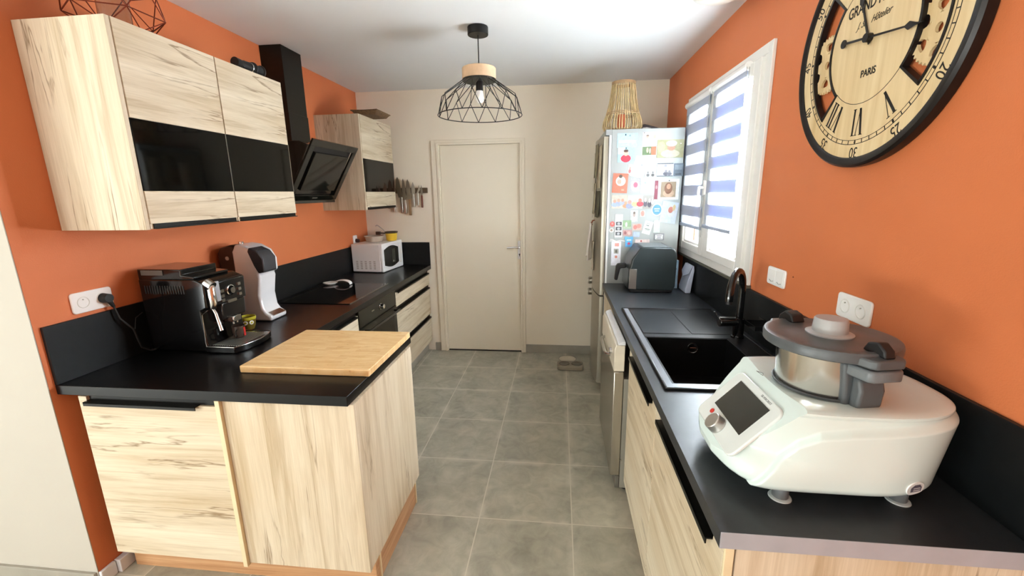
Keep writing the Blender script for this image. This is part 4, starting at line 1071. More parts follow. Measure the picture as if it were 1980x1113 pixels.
cup = obj('measuring_cup', lathe(new(), [(0, 1.262), (.034, 1.262), (.035, 1.254), (.048, 1.252), (.049, 1.256), (.0365, 1.260), (.0345, 1.288), (.032, 1.292), (0, 1.292)], (CXb, CYb, 0), 48), m_cup, lid)
# oval label on the shell's rear corner
bm = new(); 
zc_ = .957
pts = []
for k in range(24):
    a = 2*PI*k/24; pts.append((.020*cos(a), .017*sin(a)))
def onshell(u, v, o):
    ang = -math.atan2(.62, .43)+u/.19; z = zc_+v; x, y = outline(z, ang); dx, dy = x-BX, y-BY; l = math.hypot(dx, dy)
    return (x+dx/l*o, y+dy/l*o, z)
A = [bm.verts.new(onshell(u, v, .0)) for u, v in pts]; B = [bm.verts.new(onshell(u, v, .0022)) for u, v in pts]
bm.faces.new(B)
for i in range(24): bm.faces.new((A[i], B[i], B[(i+1) % 24], A[(i+1) % 24]))
lb = obj('round_sticker', bm, m_white, t)
bm = new(); B = [bm.verts.new(onshell(u, v, .0028)) for u, v in ((-.013, -.006), (.012, -.006), (.012, .004), (.006, .011), (-.006, .011), (-.013, .004))]; bm.faces.new(B)
obj('sticker_print', bm, mat('sticker_grey_print', '5c5866', .4), lb)
bm = new(); 
for v in (-.002, .003):
    B = [bm.verts.new(onshell(u, v+d_, .0033)) for u, d_ in ((-.008, -.001), (.008, -.001), (.008, .001), (-.008, .001))]; bm.faces.new(B)
obj('sticker_lines', bm, m_white, lb)

# ---------------------------------------------------------------- fridge
m_fs = mat('fridge_silver_side', 'a3a7a5', .38, metal=.3, var=.04, vs=4)
m_fd = mat('fridge_door_steel', 'a39e90', .3, metal=.6, var=.06, vs=4)
FY0, FY1, FZ = 3.290, 3.895, 2.031
t = thing('fridge', 'tall silver fridge-freezer covered in photos and magnets beside the window', 'fridge', (.63, 3.6, 0))
obj('body', box(new(), (.372, .884), (FY0, FY1), (.03, FZ)), m_fs, t, bevel=.004)
obj('front_edge', box(new(), (.356, .3715), (FY0+.001, FY1), (.03, FZ-.001)), m_white, t, bevel=.002)
def fdoor(z0, z1):
    pts = [(.352, FY0+.004), (.330, FY0+.004)]
    for k in range(9):
        s = k/8; pts.append((.318-.030*sin(PI*s)-.002, FY0+.010+(FY1-FY0-.02)*s))
    pts += [(.330, FY1-.004), (.352, FY1-.004)]
    q = obj('door', prism(new(), pts, 'z', z0, z1), m_fd, t, bevel=.003)
    obj('door_seal', box(new(), (.352, .3562), (FY0+.006, FY1-.01), (z0+.006, z1-.006)), m_mblack, q)
    return q
du = fdoor(.80, 1.985); dl = fdoor(.06, .79)
obj('top_cap', box(new(), (.330, .372), (FY0, FY1), (1.990, FZ+.001)), m_fs, t, bevel=.003)
for q, z in ((du, .835), (dl, .735)):
    bm = new(); lathe(bm, [(0, -.002), (.030, -.002), (.032, -.03), (.026, -.038), (.024, -.030), (0, -.028)], (.298, 3.72, z+.0), 24, 'x')
    obj('door_handle', bm, m_steel, q)
obj('plinth', box(new(), (.38, .87), (FY0+.02, FY1), (0, .03)), m_mblack, t)

# towel hanging from a hook on the fridge door
t = thing('kitchen_towel', 'white kitchen towel hanging from a hook on the front of the fridge door', 'towel', (.26, 3.55, 1.3))
bm = new(); rows = []
for i in range(19):
    v = i/18; z = 1.345-.27*v; row = []
    for k in range(13):
        u = k/12; sp = .055+.085*min(1, v*1.6)
        row.append(bm.verts.new((.262-.016*sin(u*9+v*2)*(.4+v)-.012*v, 3.55+(u-.5)*sp*1.5, z-.05*abs(u-.5)*v)))
    rows.append(row)
for A, B in zip(rows, rows[1:]):
    for k in range(12): bm.faces.new((A[k], A[k+1], B[k+1], B[k]))
o = obj('cloth', bm, mat('white_cotton', 'e6dfd6', .85, var=.04), t); md = o.modifiers.new('thick', 'SOLIDIFY'); md.thickness = .006
bm = new(); rows = []
for i in range(12):
    v = i/11; z = 1.20-.235*v; row = []
    for k in range(7):
        u = k/6; row.append(bm.verts.new((.285-.008*sin(u*7+v*3)-.006*v, 3.53+(u-.5)*.075, z)))
    rows.append(row)
for A, B in zip(rows, rows[1:]):
    for k in range(6): bm.faces.new((A[k], A[k+1], B[k+1], B[k]))
o = obj('hanging_strap', bm, mat('cream_cotton', 'cfc5b2', .85, var=.08), t); md = o.modifiers.new('thick', 'SOLIDIFY'); md.thickness = .004
obj('hook', tube(new(), [(.292, 3.55, 1.37), (.272, 3.55, 1.365), (.262, 3.55, 1.345), (.268, 3.55, 1.33)], .006, 8), mat('brown_hook', '7a3f22', .5), t)
# sheets of paper on the door front, seen almost edge-on
m_pap = [mat('paper_beige', 'b3a78d', .7, var=.25, vs=30), mat('paper_olive', '8e866c', .7, var=.3, vs=30), mat('paper_pale', 'cdc3ac', .7, var=.15, vs=30), mat('paper_dark', '54503f', .7, var=.3, vs=30)]
k = 0
def doorx(y): return .316-.030*sin(PI*(y-FY0-.01)/(FY1-FY0-.02))-.003
for y, z0, z1, wd, lab in ((3.37, 1.62, 1.93, .10, 'tall curled sheet nearest the edge at the top of the fridge door front'), (3.50, 1.70, 1.95, .12, 'curled print at the top middle of the fridge door front'),
                  (3.64, 1.60, 1.90, .11, 'curled print at the top of the fridge door front near the back wall'), (3.40, 1.40, 1.60, .11, 'small print halfway down the fridge door front near its edge'),
                  (3.56, 1.42, 1.66, .13, 'wide pale print halfway down the fridge door front'), (3.71, 1.38, 1.58, .10, 'small print farthest back halfway down the fridge door front')):
    bm = new(); x = doorx(y); L0 = []; L1 = []
    for j in range(7):
        s = j/6; zz = z0+(z1-z0)*s; xx = -.010*(1-s)**2
        yy0, yy1 = y-wd/2, y+wd/2
        L0.append(bm.verts.new((doorx(yy0)-.001+xx, yy0, zz))); L1.append(bm.verts.new((doorx(yy1)-.001+xx, yy1, zz)))
    for j in range(6): bm.faces.new((L0[j], L1[j], L1[j+1], L0[j+1]))
    o = obj('paper_sheet', bm, m_pap[k % 4], None); md = o.modifiers.new('thick', 'SOLIDIFY'); md.thickness = .0012
    tag(o, lab, 'paper', 'papers on the fridge door front'); k += 1
# ---------------------------------------------------------------- prints and magnets on the side of the fridge
FP = FY0-.0003
PR = {'a': (0.412, 0.554, 1.903, 2.001), 'b': (0.419, 0.534, 1.802, 1.904), 'c': (0.590, 0.703, 1.913, 2.005), 'd': (0.588, 0.692, 1.844, 1.909), 'e': (0.694, 0.879, 1.826, 1.950), 'f': (0.530, 0.625, 1.689, 1.836), 'g': (0.495, 0.525, 1.715, 1.785), 'h': (0.701, 0.818, 1.696, 1.788), 'h2': (0.819, 0.887, 1.696, 1.786), 'i': (0.619, 0.692, 1.697, 1.740), 'j': (0.389, 0.498, 1.583, 1.723), 'k': (0.520, 0.589, 1.582, 1.689), 'l': (0.591, 0.692, 1.580, 1.687), 'm': (0.693, 0.716, 1.534, 1.667), 'n': (0.718, 0.866, 1.530, 1.679), 'o': (0.387, 0.501, 1.470, 1.568), 'p': (0.502, 0.613, 1.466, 1.564), 'p2': (0.613, 0.692, 1.465, 1.563), 'q': (0.678, 0.758, 1.412, 1.505), 'r': (0.747, 0.863, 1.360, 1.515), 's': (0.529, 0.583, 1.370, 1.457), 't': (0.598, 0.633, 1.408, 1.454), 'u': (0.418, 0.473, 1.256, 1.427), 'v': (0.381, 0.416, 1.334, 1.375), 'w': (0.376, 0.411, 1.293, 1.324), 'x': (0.475, 0.537, 1.320, 1.382), 'y': (0.547, 0.616, 1.308, 1.356), 'z': (0.479, 0.546, 1.268, 1.310), 'A': (0.556, 0.602, 1.259, 1.295), 'B': (0.628, 0.688, 1.278, 1.375), 'C': (0.701, 0.748, 1.290, 1.382), 'D': (0.708, 0.781, 1.232, 1.283), 'E': (0.398, 0.469, 1.040, 1.224), 'F': (0.492, 0.559, 1.182, 1.260), 'G': (0.573, 0.677, 1.214, 1.239)}
def ink(c): return mat('ink_'+c, c, .45, var=.10, vs=60)
layer = [0]
def card(key, label, base, shapes=(), rot=0, name='photo_print', cat='photo', rnd=.002, oval=False, box_=None):
    """shapes: (kind, u0, u1, v0, v1, colour, part name) in 0..1 of the card; kind r rectangle, e ellipse"""
    x0, x1, z0, z1 = box_ or PR[key]; cx, cz = (x0+x1)/2, (z0+z1)/2; w, h = x1-x0, z1-z0
    layer[0] = (layer[0]+1) % 3
    yb = FP-.0004-.0014*layer[0]
    Mx = Matrix.Translation((cx, 0, cz)) @ Matrix.Rotation(math.radians(rot), 4, 'Y')
    def shp(kind, u0, u1, v0, v1):
        if kind == 'e': return [((u0+u1)/2*w-w/2+(u1-u0)/2*w*cos(2*PI*k/20), (v0+v1)/2*h-h/2+(v1-v0)/2*h*sin(2*PI*k/20)) for k in range(20)]
        return [(u0*w-w/2, v0*h-h/2), (u1*w-w/2, v0*h-h/2), (u1*w-w/2, v1*h-h/2), (u0*w-w/2, v1*h-h/2)]
    o = obj(name, xf(prism(new(), shp('e' if oval else 'r', 0, 1, 0, 1), 'y', yb-.0012, FY0), Mx), ink(base), None)
    tag(o, label, cat, 'prints and magnets on the fridge side')
    for i, (kd, u0, u1, v0, v1, c, nm) in enumerate(shapes):
        obj(nm, xf(prism(new(), shp(kd, u0, u1, v0, v1), 'y', yb-.0013-.0002*(i+1), yb-.0012), Mx), ink(c), o)
    return o
def person(u, v, s, skin, top, hair=None, ar=1.0):
    """tiny printed figure: head at (u, v+), s = height share"""
    L = [('e', u-.42*s*ar, u+.42*s*ar, v-.15*s, v+.55*s, top, 'printed_clothes'), ('e', u-.2*s*ar, u+.2*s*ar, v+.42*s, v+.95*s, skin, 'printed_face')]
    if hair: L.append(('e', u-.2*s*ar, u+.2*s*ar, v+.75*s, v+1.02*s, hair, 'printed_hair'))
    return L
card('a', 'pale blue card with white band at the top left of the fridge side', 'a5cde4', [('r', .08, .9, .33, .52, 'dcebf3', 'white_band'), ('r', .2, .6, .15, .2, 'c2dcea', 'printed_line'), ('e', .38, .44, .82, .97, '30384a', 'magnet'), ('e', .6, .64, .78, .9, '5a6a7c', 'magnet')])
card('b', 'photo of a baby in a bright red top on light blue', '9cc6dc', [('r', 0, .45, .55, 1, 'c5e6e8', 'pale_corner')]+person(.5, .10, .75, 'd9a08a', 'cc3040', '5a4238')+[('e', .45, .55, .9, .99, '2b3340', 'magnet')])
card('c', 'square white print with two round portraits', 'dcdbd8', person(.3, .35, .45, 'c8a594', 'd5d5d3', '7a6c62')+person(.74, .35, .42, 'cba08f', 'dcdad6', 'b8a28f')+[('e', .05, .12, .92, .99, '44403e', 'magnet')])
card('d', 'small framed photo split into green and orange-red halves', 'e8e5df', [('r', .03, .97, .05, .95, '5f7350', 'green_field'), ('r', .64, .97, .05, .95, 'c56848', 'orange_field'), ('e', .3, .45, .3, .85, 'd8d79a', 'pale_figure'), ('e', .5, .6, .2, .8, 'cdb9a5', 'printed_face')])
card('e', 'large photo of a small child in a white sun hat', 'a3a07c', [('e', .02, .3, .3, .9, 'b6b48a', 'leaf_patch')]+[('e', .15, .85, -.0, .45, 'c4bfa6', 'printed_clothes'), ('e', .38, .68, .38, .78, 'b98c76', 'printed_face'), ('e', .33, .74, .62, .95, 'ded9c6', 'sun_hat'), ('e', .86, .9, .74, .8, 'f5f3ea', 'magnet')])
card('f', 'white folded card tilted to the right, blank but for a faint sketch', 'dfe4e6', [('r', .12, .88, .12, .86, 'cdd5d8', 'inner_fold'), ('e', .55, .68, .6, .68, '8d979c', 'faint_sketch')], rot=17)
card('g', 'narrow pinkish strip photo left of the tilted white card', 'd9c4bb', person(.5, .2, .6, 'c9877a', 'c06868', None, 1.2), rot=6)
card('h', 'pale grey printed card with dark edges and tiny figures', 'c9cad6', [('r', .02, .98, .0, .06, '55585e', 'dark_edge'), ('r', .02, .98, .94, 1, '55585e', 'dark_edge'), ('e', .42, .6, .72, .9, '9c9ca8', 'printed_mark')]+person(.55, .12, .4, '8c8a90', '5c5b66')+person(.75, .12, .36, '8c8a90', '6d6c78'))
card('h2', 'dark grey photo at the right edge of the fridge side', '6d7885', [('r', .1, .9, .5, .9, '8794a0', 'pale_patch'), ('r', .2, .8, .12, .2, '4a525b', 'caption')])
card('i', 'black and white strip of two tiny portraits under the tilted card', 'b5b5b3', person(.28, .1, .7, '8a8886', '5d5c5b', '444343', .5)+person(.75, .1, .7, '8a8886', '5d5c5b', '444343', .5))
card('j', 'brick-red birth card with a round baby picture', 'b0654f', [('e', .2, .85, .36, .86, 'e0d3c8', 'white_cloth'), ('e', .3, .58, .45, .7, 'd08f7e', 'printed_face'), ('e', .38, .62, .76, .94, '54463e', 'dark_ribbon'), ('r', .62, .8, .12, .2, 'd59a86', 'caption')], rot=3)
card('k', 'photo of a sleeping baby in pink on grey', 'a9a7a8', [('e', .05, .95, .1, .8, 'd5cfcf', 'white_cloth'), ('e', .28, .75, .35, .72, 'b85f72', 'pink_hat')])
card('l', 'light blue-grey announcement card with a small drawing', 'ccd8e6', [('e', .25, .4, .62, .74, '8fa0b6', 'small_drawing'), ('r', .25, .45, .2, .25, 'a4b3c6', 'caption'), ('r', .62, 1, .0, .5, 'bfc9cf', 'grey_corner')])
card('m', 'slim dark red strip between the pale cards', '8d4653', [('e', .2, .8, .55, .75, 'b98b8b', 'printed_face')])
card('n', 'white bordered photo of a seated girl in warm tones', 'dcdfe6', [('r', .13, .85, .12, .86, '9d8a72', 'picture_ground'), ('e', .24, .78, .12, .5, 'c1a288', 'printed_clothes'), ('e', .3, .68, .28, .82, '7d563f', 'printed_hair'), ('e', .4, .6, .5, .76, 'c59679', 'printed_face'), ('e', .47, .55, .88, .94, '59615b', 'magnet')])
card('o', 'group photo of several smiling faces, left of the row', 'b3ab9d', person(.2, .2, .5, 'c08876', '8e9ac6')+person(.45, .25, .5, 'c58c78', '8d97c0')+person(.7, .3, .45, 'b9806c', '9aa0b4')+person(.9, .1, .45, 'c98f74', 'b08060'))
card('p', 'group photo with yellow and red tops in the middle of the row', 'b5b6ae', person(.15, .1, .6, 'a8857c', '8c92a8')+person(.5, .25, .55, 'd8c8a0', 'd2cf82')+person(.82, .25, .55, 'c8705f', 'c94a55'))
card('p2', 'photo of figures in white and dark clothes at the right of the row', '9d9890', person(.25, .25, .6, 'e0dcd6', '5a5560', None, .7)+person(.62, .2, .6, 'e4e0da', '48444e', None, .7)+person(.88, .4, .5, 'e4e0da', 'd8d4ce', None, .5))
card('q', 'round blue badge magnet with white scalloped rim', 'dfe9ef', [('e', .10, .90, .10, .90, '5a93c4', 'blue_disc'), ('r', .25, .75, .52, .62, 'c3daea', 'printed_line'), ('r', .3, .7, .36, .44, 'c3daea', 'printed_line')], name='round_magnet', cat='magnet', oval=True)
card('r', 'large pale lilac card tilted, with an oval picture of a newborn', 'c3cde0', [('e', .38, .96, .28, .86, 'd0d3da', 'white_cloth'), ('e', .42, .72, .48, .78, 'bd7768', 'printed_face'), ('e', .66, .84, .6, .9, 'c9b58a', 'printed_hand')], rot=8)
card('s', 'black and white bridal style photo above the small faces', 'b9bab6', person(.5, .1, .75, 'a8948a', 'd9d9d6', '6b5c52'))
card('t', 'tiny square portrait of a smiling face', 'c7bfb6', [('e', .15, .88, .08, .95, 'c08d80', 'printed_face')])
card('u', 'vertical strip of four small black and white pictures', 'e2e2e1', [('r', .12, .9, .52, .68, '4a4a4c', 'strip_picture'), ('r', .1, .9, .30, .46, '4a4a4c', 'strip_picture'), ('r', .1, .9, .08, .24, '4a4a4c', 'strip_picture')]+[('e', .3, .7, v, v+.11, 'a8a8aa', 'printed_face') for v in (.54, .32, .10)]+[('e', .3, .7, .74, .84, 'b9b9b8', 'printed_mark')], name='photo_strip')
card('v', 'small round red fruit-like magnet', 'c25a55', [('e', .3, .7, .4, .8, 'd98c84', 'highlight_print')], oval=True, name='round_magnet', cat='magnet')
card('w', 'small round pale magnet with a face, left edge', 'd6d6cc', [('e', .25, .75, .25, .8, '8e7e70', 'printed_face')], oval=True, name='round_magnet', cat='magnet')
card('x', 'small green outdoor snapshot', '86a07c', [('e', .3, .55, .2, .8, 'd6d6c8', 'pale_figure'), ('r', 0, 1, 0, .25, '9fae94', 'grass')])
card('y', 'small snapshot of two pink faces close together', 'bda397', [('e', .1, .5, .15, .8, 'b56d66', 'printed_face'), ('e', .45, .92, .3, .98, 'c58377', 'printed_face')])
card('z', 'small reddish snapshot below the green one', 'b48d88', [('e', .1, .4, .2, .8, '8e5a5a', 'dark_patch'), ('e', .5, .85, .1, .8, 'd6aaa2', 'printed_face')])
card('A', 'small plain blue sticky note', 'a9b8dc', rot=4, name='sticky_note', cat='note')
nb = card('B', 'white note with printed text, tilted to the right', 'e3ebe4', [('r', .22, .6, .80, .84, '8e9a92', 'printed_line'), ('r', .25, .62, .62, .70, '7c8880', 'printed_line'), ('r', .2, .85, .36, .43, '6d7a72', 'printed_line'), ('r', .3, .85, .28, .32, '8e9a92', 'printed_line')], rot=15, name='printed_note', cat='note')
card('C', 'blank pale greenish note right of the text note', 'c9d4cb', name='blank_note', cat='note')
card('D', 'small dark framed magnet with white lettering lines', '84888a', [('r', .12, .88, .15, .85, 'e5e7e7', 'white_field'), ('r', .25, .75, .62, .70, '6a6e72', 'printed_line'), ('r', .3, .7, .42, .50, '6a6e72', 'printed_line'), ('r', .25, .75, .24, .30, '6a6e72', 'printed_line')], name='framed_magnet', cat='magnet')
card('E', 'long white bookmark with three small pictures and a ribbon bow', 'e6e6ec', [('r', .34, .78, .80, .93, 'cf8d82', 'strip_picture'), ('r', .26, .76, .50, .70, 'a9a9a0', 'strip_picture'), ('e', .38, .66, .3, .42, 'd79080', 'strip_picture'), ('e', .42, .6, .52, .66, '66645c', 'printed_face')], name='bookmark', cat='bookmark')
bm = new(); tube(bm, [(.385, FP-.004, 1.240), (.405, FP-.006, 1.238), (.43, FP-.006, 1.226), (.465, FP-.006, 1.232), (.495, FP-.004, 1.226)], .003, 6); tube(bm, [(.380, FP-.004, 1.228), (.41, FP-.006, 1.230), (.44, FP-.005, 1.222)], .0025, 6)
t = obj('ribbon', bm, ink('e8e4de'), None); tag(t, 'white ribbon bow above the long bookmark', 'ribbon')
sx0, sx1, sz0, sz1 = PR['F']; cx, cz = (sx0+sx1)/2, (sz0+sz1)/2
bm = new(); prism(bm, [(sx0+.008, sz0), (sx1-.008, sz0), (sx1-.008, sz1-.022), (sx1, sz1-.018), (sx1-.004, sz1), (cx+.012, sz1), (cx, sz1-.006), (cx-.012, sz1), (sx0+.004, sz1), (sx0, sz1-.018), (sx0+.008, sz1-.022)], 'y', FP-.005, FY0)
t = obj('shirt_magnet', bm, ink('5aa0d0'), None); tag(t, 'bright blue shirt-shaped magnet with a red star', 'magnet', 'prints and magnets on the fridge side')
bm = new(); st = [(cx+(.015 if k % 2 == 0 else .006)*cos(PI/2+k*PI/5), cz-.012+(.015 if k % 2 == 0 else .006)*sin(PI/2+k*PI/5)) for k in range(10)]
prism(bm, st, 'y', FP-.0062, FP-.005); obj('red_star', bm, ink('c8324e'), t)
obj('white_lettering_band', box(new(), (cx-.016, cx+.016), (FP-.0062, FP-.005), (cz+.010, cz+.018)), ink('d5e8f2'), t)
card('G', 'long pale pink magnetic bar just above the air fryer', 'd9c6bf', [('e', .35, .47, .2, .8, '9c4a44', 'small_heart')], name='magnet_bar', cat='magnet')

# ---------------------------------------------------------------- on top of the fridge
bxc, byc = .462, 3.440
t = thing('bamboo_lantern', 'tall bamboo slat lantern standing on top of the fridge', 'lantern', (bxc, byc, FZ+.003))
m_bam = mat('pale_bamboo', 'c2a878', .55, var=.22, vs=30); m_bamd = mat('bamboo_rim', 'a58560', .55, var=.15)
Z0 = FZ+.003
def rad(z):
    P = [(0, .128), (.03, .142), (.07, .138), (.12, .118), (.20, .098), (.33, .080)]
    for (a, r0), (b, r1) in zip(P, P[1:]):
        if z <= b: return r0+(r1-r0)*(z-a)/(b-a)
    return P[-1][1]
bm = new()
for k in range(44):
    a = 2*PI*k/44+random.uniform(-.03, .03); j = random.uniform(-.003, .003)
    tube(bm, [(bxc+(rad(z)+j)*cos(a), byc+(rad(z)+j)*sin(a), Z0+z) for z in (0, .03, .07, .12, .20, .33)], [.0030, .0036, .0036, .0036, .0034, .0034], 6)
obj('bamboo_slats', bm, m_bam, t)
obj('top_rim', lathe(new(), [(.076, .322), (.086, .322), (.086, .342), (.076, .342), (.076, .322)], (bxc, byc, Z0), 40), m_bamd, t)
bm = new()
for z, o in ((.115, .002), (.128, .002), (.004, 0)): tube(bm, [(bxc+(rad(z)+o)*cos(2*PI*i/40), byc+(rad(z)+o)*sin(2*PI*i/40), Z0+z) for i in range(40)], .003, 6, closed=True)
obj('woven_band', bm, m_bamd, t)
obj('lantern_base', cyl(new(), (bxc, byc, Z0), (bxc, byc, Z0+.012), .122, n=32), m_bamd, t)
c = obj('orange_candle', cyl(new(), (bxc-.01, byc-.02, Z0+.0125), (bxc-.01, byc-.02, Z0+.115), .034, n=28), mat('orange_candle', 'b4552f', .4), None, bevel=.004)
tag(c, 'thick orange candle inside the bamboo lantern on the fridge', 'candle')
t = thing('dark_tray', 'dark wedge-shaped tray lying on top of the fridge behind the lantern', 'tray', (.68, 3.44, Z0))
obj('tray_body', prism(new(), [(.608, Z0+.044), (.630, Z0+.046), (.76, Z0+.012), (.80, Z0+.001), (.608, Z0+.001), (.608, Z0+.03)], 'y', 3.44, 3.54), mat('dark_plum_plastic', '33242a', .4), t, bevel=.003)
obj('white_inner', prism(new(), [(.610, Z0+.002), (.70, Z0+.002), (.67, Z0+.016), (.64, Z0+.022), (.610, Z0+.020)], 'y', 3.425, 3.439), m_white, t, bevel=.002)

# ---------------------------------------------------------------- pet bowls on the floor
t = thing('pet_feeder', 'low beige double pet bowl stand on the floor by the back wall', 'pet bowl', (.115, 3.72, 0))
m_pet = mat('taupe_plastic', '8f8472', .35, var=.05)
bm = new(); prism(bm, rrect(-.005, .235, 3.655, 3.80, .03), 'z', 0.001, .042)
obj('stand', bm, m_pet, t, bevel=.008)
for x in (.060, .175):
    obj('hollow', lathe(new(), [(.050, .0425), (.046, .046), (.040, .043), (0, .0425)], (x, 3.728, 0), 28), mat('pet_bowl_inside', '5f574a', .3), t)
t = obj('pet_plate', lathe(new(), [(0, 0), (.05, 0), (.082, .014), (.085, .018), (.08, .018), (.05, .006), (0, .006)], (.093, 3.90, .001), 40), mat('white_ceramic', 'ded7c4', .25), None)
tag(t, 'round white saucer on the floor tiles behind the pet bowl stand', 'plate')
obj('plate_rim_line', lathe(new(), [(.080, .0182), (.086, .0182), (.086, .020), (.080, .020)], (.093, 3.90, .001), 40), mat('grey_plate_rim', '8a8478', .3), t)

# ---------------------------------------------------------------- wall clock
KX = XR-.008
t = thing('wall_clock', 'huge round wooden skeleton clock with black rim and gears on the right orange wall', 'clock', (KX, 1.476, 2.021))
K_ = 1.0155
t.matrix_world = Matrix(((0, 0, -1, KX), (-K_, 0, 0, 1.499), (0, K_, 0, 2.028), (0, 0, 0, 1)))
bpy.context.view_layer.update()
m_face = oak('clock_pale_wood', 'z', 41); 
def clockwood():
    m, nt, b = base_mat('clock_face_wood')
    f = noise(nt, coords(nt, (34, 1.6, 1)), 1, 5, .6, .3); g = noise(nt, coords(nt, (7, .8, 1), loc=(3, 1, 0)), 1, 3, .5)
    a = mix(nt, ramp(nt, f, [(.3, 'c9a873'), (.55, 'dfc494'), (.75, 'ead4a9')]), ramp(nt, g, [(.35, 'd2b480'), (.65, 'efdcb4')]), .45)
    nt.links.new(a, b.inputs['Base Color']); b.inputs['Roughness'].default_value = .5; return m
m_face = clockwood(); m_ink = mat('clock_black_print', '1c1815', .6); m_rimc = mat('clock_black_rim', '1d1816', .38, metal=.3, var=.2, vs=30)
def polar(bm, r0, r1, a0, a1, w0, w1, step=3):
    """solid annular sector; angles in degrees clockwise from 12"""
    full = abs(a1-a0) >= 359.9; n = max(2, int(abs(a1-a0)/step)); Q = []
    for i in range(n if full else n+1):
        a = math.radians(a0+(a1-a0)*i/n); s, c = sin(a), cos(a)
        Q.append([bm.verts.new((r*s, r*c, w)) for r, w in ((r0, w0), (r1, w0), (r1, w1), (r0, w1))])
    m = len(Q)
    for i in range(m if full else m-1):
        A, B = Q[i], Q[(i+1) % m]
        for k in range(4): bm.faces.new((A[k], A[(k+1) % 4], B[(k+1) % 4], B[k]))
    if not full: bm.faces.new(Q[0][::-1]); bm.faces.new(Q[-1])
    return bm
F0, F1 = .008, .018
RO = .346
bm = new(); prof = [(RO-.010, -.006), (RO+.018, -.006), (RO+.020, .002), (RO+.019, .019), (RO+.012, .026), (RO-.004, .025), (RO-.010, .020)]
n = 120; Q = []
for i in range(n):
    a = 2*PI*i/n; Q.append([bm.verts.new((r*sin(a), r*cos(a), w)) for r, w in prof])
for i in range(n):
    for k in range(len(prof)): bm.faces.new((Q[i][k], Q[i][(k+1) % len(prof)], Q[(i+1) % n][(k+1) % len(prof)], Q[(i+1) % n][k]))
obj('rim', bm, m_rimc, t, local=True)
bm = new(); polar(bm, .276, RO-.006, 0, 360, F0, F1); polar(bm, .0005, .180, 0, 360, F0, F1); polar(bm, .180, .276, -48, 50, F0, F1); polar(bm, .180, .276, 129, 223, F0, F1)
obj('face', bm, m_face, t, local=True)
# black borders of the two cut-outs
for a0, a1 in ((50, 129), (223, 312)):
    bm = new(); polar(bm, .180, .188, a0, a1, F0-.006, F1+.003); polar(bm, .270, .277, a0, a1, F0-.006, F1+.003)
    for a in (a0, a1): polar(bm, .180, .277, a-.9, a+.9, F0-.006, F1+.003, step=1)
    obj('cutout_border', bm, m_rimc, t, local=True)
def pr(bm, r0, r1, a0, a1): return polar(bm, r0, r1, a0, a1, F1, F1+.0006)
for a0, a1 in ((129, 223), (-48, 50)): obj('medallion_line', pr(new(), .1785, .1800, a0, a1), m_ink, t, local=True)
bm = new(); pr(bm, .2955, .2975, 0, 360); pr(bm, .2840, .2855, 0, 360)
for k in range(60):
    a = k*6; hw = .55 if k % 5 else 1.0
    pr(bm, .2848, .2965, a-hw/2, a+hw/2)
    if k % 5 == 0:
        s, c = sin(math.radians(a)), cos(math.radians(a)); cyl(bm, (.291*s, .291*c, F1), (.291*s, .291*c, F1+.0007), .0045, n=4)
obj('minute_track', bm, m_ink, t, local=True)
def at(ang, r, flip=0): 
    a = math.radians(ang); return Matrix.Translation((r*sin(a), r*cos(a), F1+.0004)) @ Matrix.Rotation(-a+flip, 4, 'Z')
for k in range(12):
    s = '%d' % (60 if k == 0 else k*5); obj('minute_numeral', text(s, .046, at(k*30, .3205), .0003, sx=.80), m_ink, t, local=True)
# roman numerals drawn as strokes, tops outwards
ROM = ['XII', 'I', 'II', 'III', 'IIII', 'V', 'VI', 'VII', 'VIII', 'IX', 'X', 'XI']
def stroke(bm, x0, y0, x1, y1, w, M):
    s = len(bm.verts); box(bm, (0, 1), (0, 1), (0, 1)); bm.verts.ensure_lookup_table()
    d = Vector((x1-x0, y1-y0)); nrm = Vector((-d.y, d.x)).normalized()*w/2
    nrm = Vector((w/2, 0))
    for v in list(bm.verts)[s:]:
        p = Vector((x0, y0))+d*v.co.y+nrm*(2*v.co.x-1); v.co = M @ Vector((p.x, p.y, v.co.z*.0006))
H = .078
for k, R_ in enumerate(ROM):
    a = k*30
    if 52 < a < 127 or 225 < a < 310: continue
    bm = new(); M = at(a, .2325); ws = {'I': .014, 'V': .036, 'X': .038}; tot = sum(ws[c] for c in R_); x = -tot/2
    for c in R_:
        w = ws[c]; m_ = x+w/2
        if c == 'I':
            stroke(bm, m_, -H/2, m_, H/2, .0065, M); stroke(bm, m_, -H/2, m_, -H/2+.002, .013, M); stroke(bm, m_, H/2-.002, m_, H/2, .013, M)
        elif c == 'V':
            stroke(bm, x+.006, H/2, m_+.001, -H/2, .0085, M); stroke(bm, x+w-.007, H/2, m_+.001, -H/2, .002, M); stroke(bm, x+.006, H/2-.002, x+.006, H/2, .015, M); stroke(bm, x+w-.007, H/2-.002, x+w-.007, H/2, .012, M)
        else:
            stroke(bm, x+.006, H/2, x+w-.006, -H/2, .0085, M); stroke(bm, x+w-.006, H/2, x+.006, -H/2, .002, M)
        x += w
    obj('roman_numeral', bm, m_ink, t, local=True)
def put(name, s, size, x, y, **kw): return obj(name, text(s, size, Matrix.Translation((x, y, F1+.0006)), .0003, **kw), m_ink, t, local=True)
put('hotel_lettering', 'GRAND HOTEL', .044, 0, .098, sx=.78, bold=.0006)
put('paris_lettering', 'PARIS', .028, .012, -.096, sx=.92, bold=.0006)
put('script_lettering', 'J. St.   Hôtelier', .027, .0, .050, sx=.85, shear=.6)
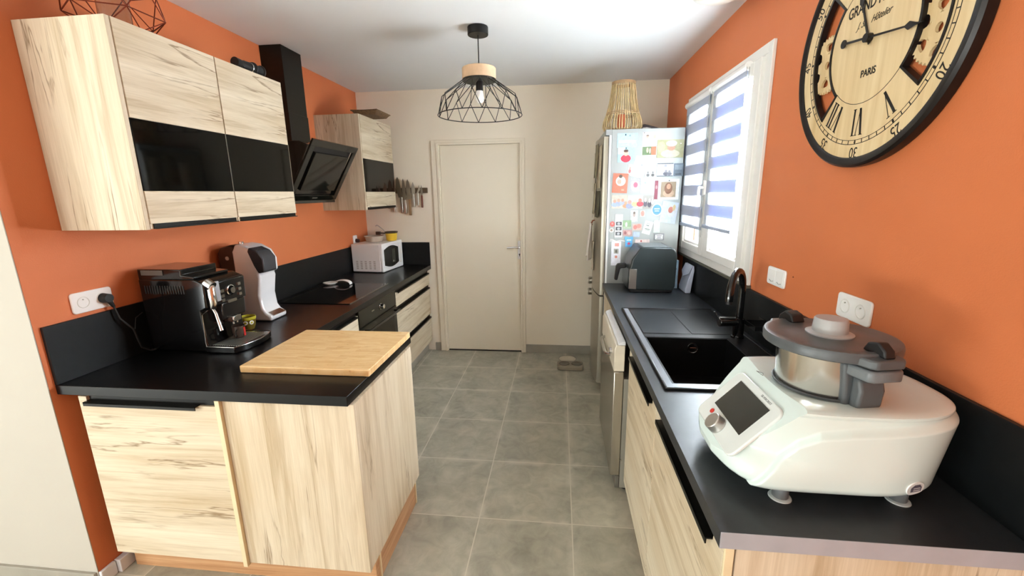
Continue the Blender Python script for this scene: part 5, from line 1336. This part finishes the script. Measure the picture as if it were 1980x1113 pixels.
# gears in the cut-outs
def gear(cx, cy, R, name, teeth=38, holes=6):
    bm = new(); n = teeth*4; out = []
    for i in range(n):
        r = R if (i % 4) in (0, 1) else R*.93; a = 2*PI*i/n; out.append((cx+r*cos(a), cy+r*sin(a)))
    # plate with oval holes: stitched from an outer ring, a hub and spokes
    def strip(A, B, w0=.002, w1=.010):
        m = len(A); V = [[bm.verts.new((p[0], p[1], w)) for p in P] for P, w in ((A, w0), (A, w1), (B, w1), (B, w0))]
        for i in range(m):
            j = (i+1) % m
            for q in range(4): bm.faces.new((V[q][i], V[q][j], V[(q+1) % 4][j], V[(q+1) % 4][i]))
    inner = [(cx+R*.76*cos(2*PI*i/n), cy+R*.76*sin(2*PI*i/n)) for i in range(n)]
    strip(out, inner)
    strip([(cx+R*.40*cos(2*PI*i/40), cy+R*.40*sin(2*PI*i/40)) for i in range(40)], [(cx+R*.14*cos(2*PI*i/40), cy+R*.14*sin(2*PI*i/40)) for i in range(40)])
    for h in range(holes):
        a0 = 2*PI*h/holes; P = []
        for r, hw in ((.38, .24), (.48, .17), (.60, .14), (.70, .17), (.78, .28)):
            P.append((r, hw))
        poly = [(cx+R*r*cos(a0)-R*hw*sin(a0), cy+R*r*sin(a0)+R*hw*cos(a0)) for r, hw in P]+[(cx+R*r*cos(a0)+R*hw*sin(a0), cy+R*r*sin(a0)-R*hw*cos(a0)) for r, hw in P[::-1]]
        prism(bm, poly, 'z', .0025, .0098)
    return obj(name, bm, m_face, t, local=True)
gear(.233, -.052, .083, 'gear'); gear(-.218, -.018, .092, 'gear'); gear(.205, .115, .052, 'gear', 26, 5)
# hands
def hand(name, ang, length, tail, w, spade, disc=True, up=0):
    M = Matrix.Rotation(-math.radians(ang), 4, 'Z'); o = F1+.006+up; bm = new()
    prism(bm, [(-w/2, -tail), (w/2, -tail), (w/2*.6, length), (-w/2*.6, length)], 'z', o, o+.0025)
    prism(bm, [(0, length-.045), (.010, length-.028), (.003, length-.005), (0, length+.022), (-.003, length-.005), (-.010, length-.028)] if spade else [(0, length-.02), (.006, length-.01), (0, length+.01), (-.006, length-.01)], 'z', o-.0003, o+.0028)
    if disc: cyl(bm, (0, -tail, o-.0003), (0, -tail, o+.0028), .0125, n=28)
    xf(bm, M); return obj(name, bm, m_rimc, t, local=True)
hand('minute_hand', 98, .190, .108, .007, True, True, .004)
hand('hour_hand', -24, .150, .02, .008, True, False)
obj('hand_hub', cyl(new(), (0, 0, F1), (0, 0, F1+.016), .0125, n=28), m_rimc, t, local=True)
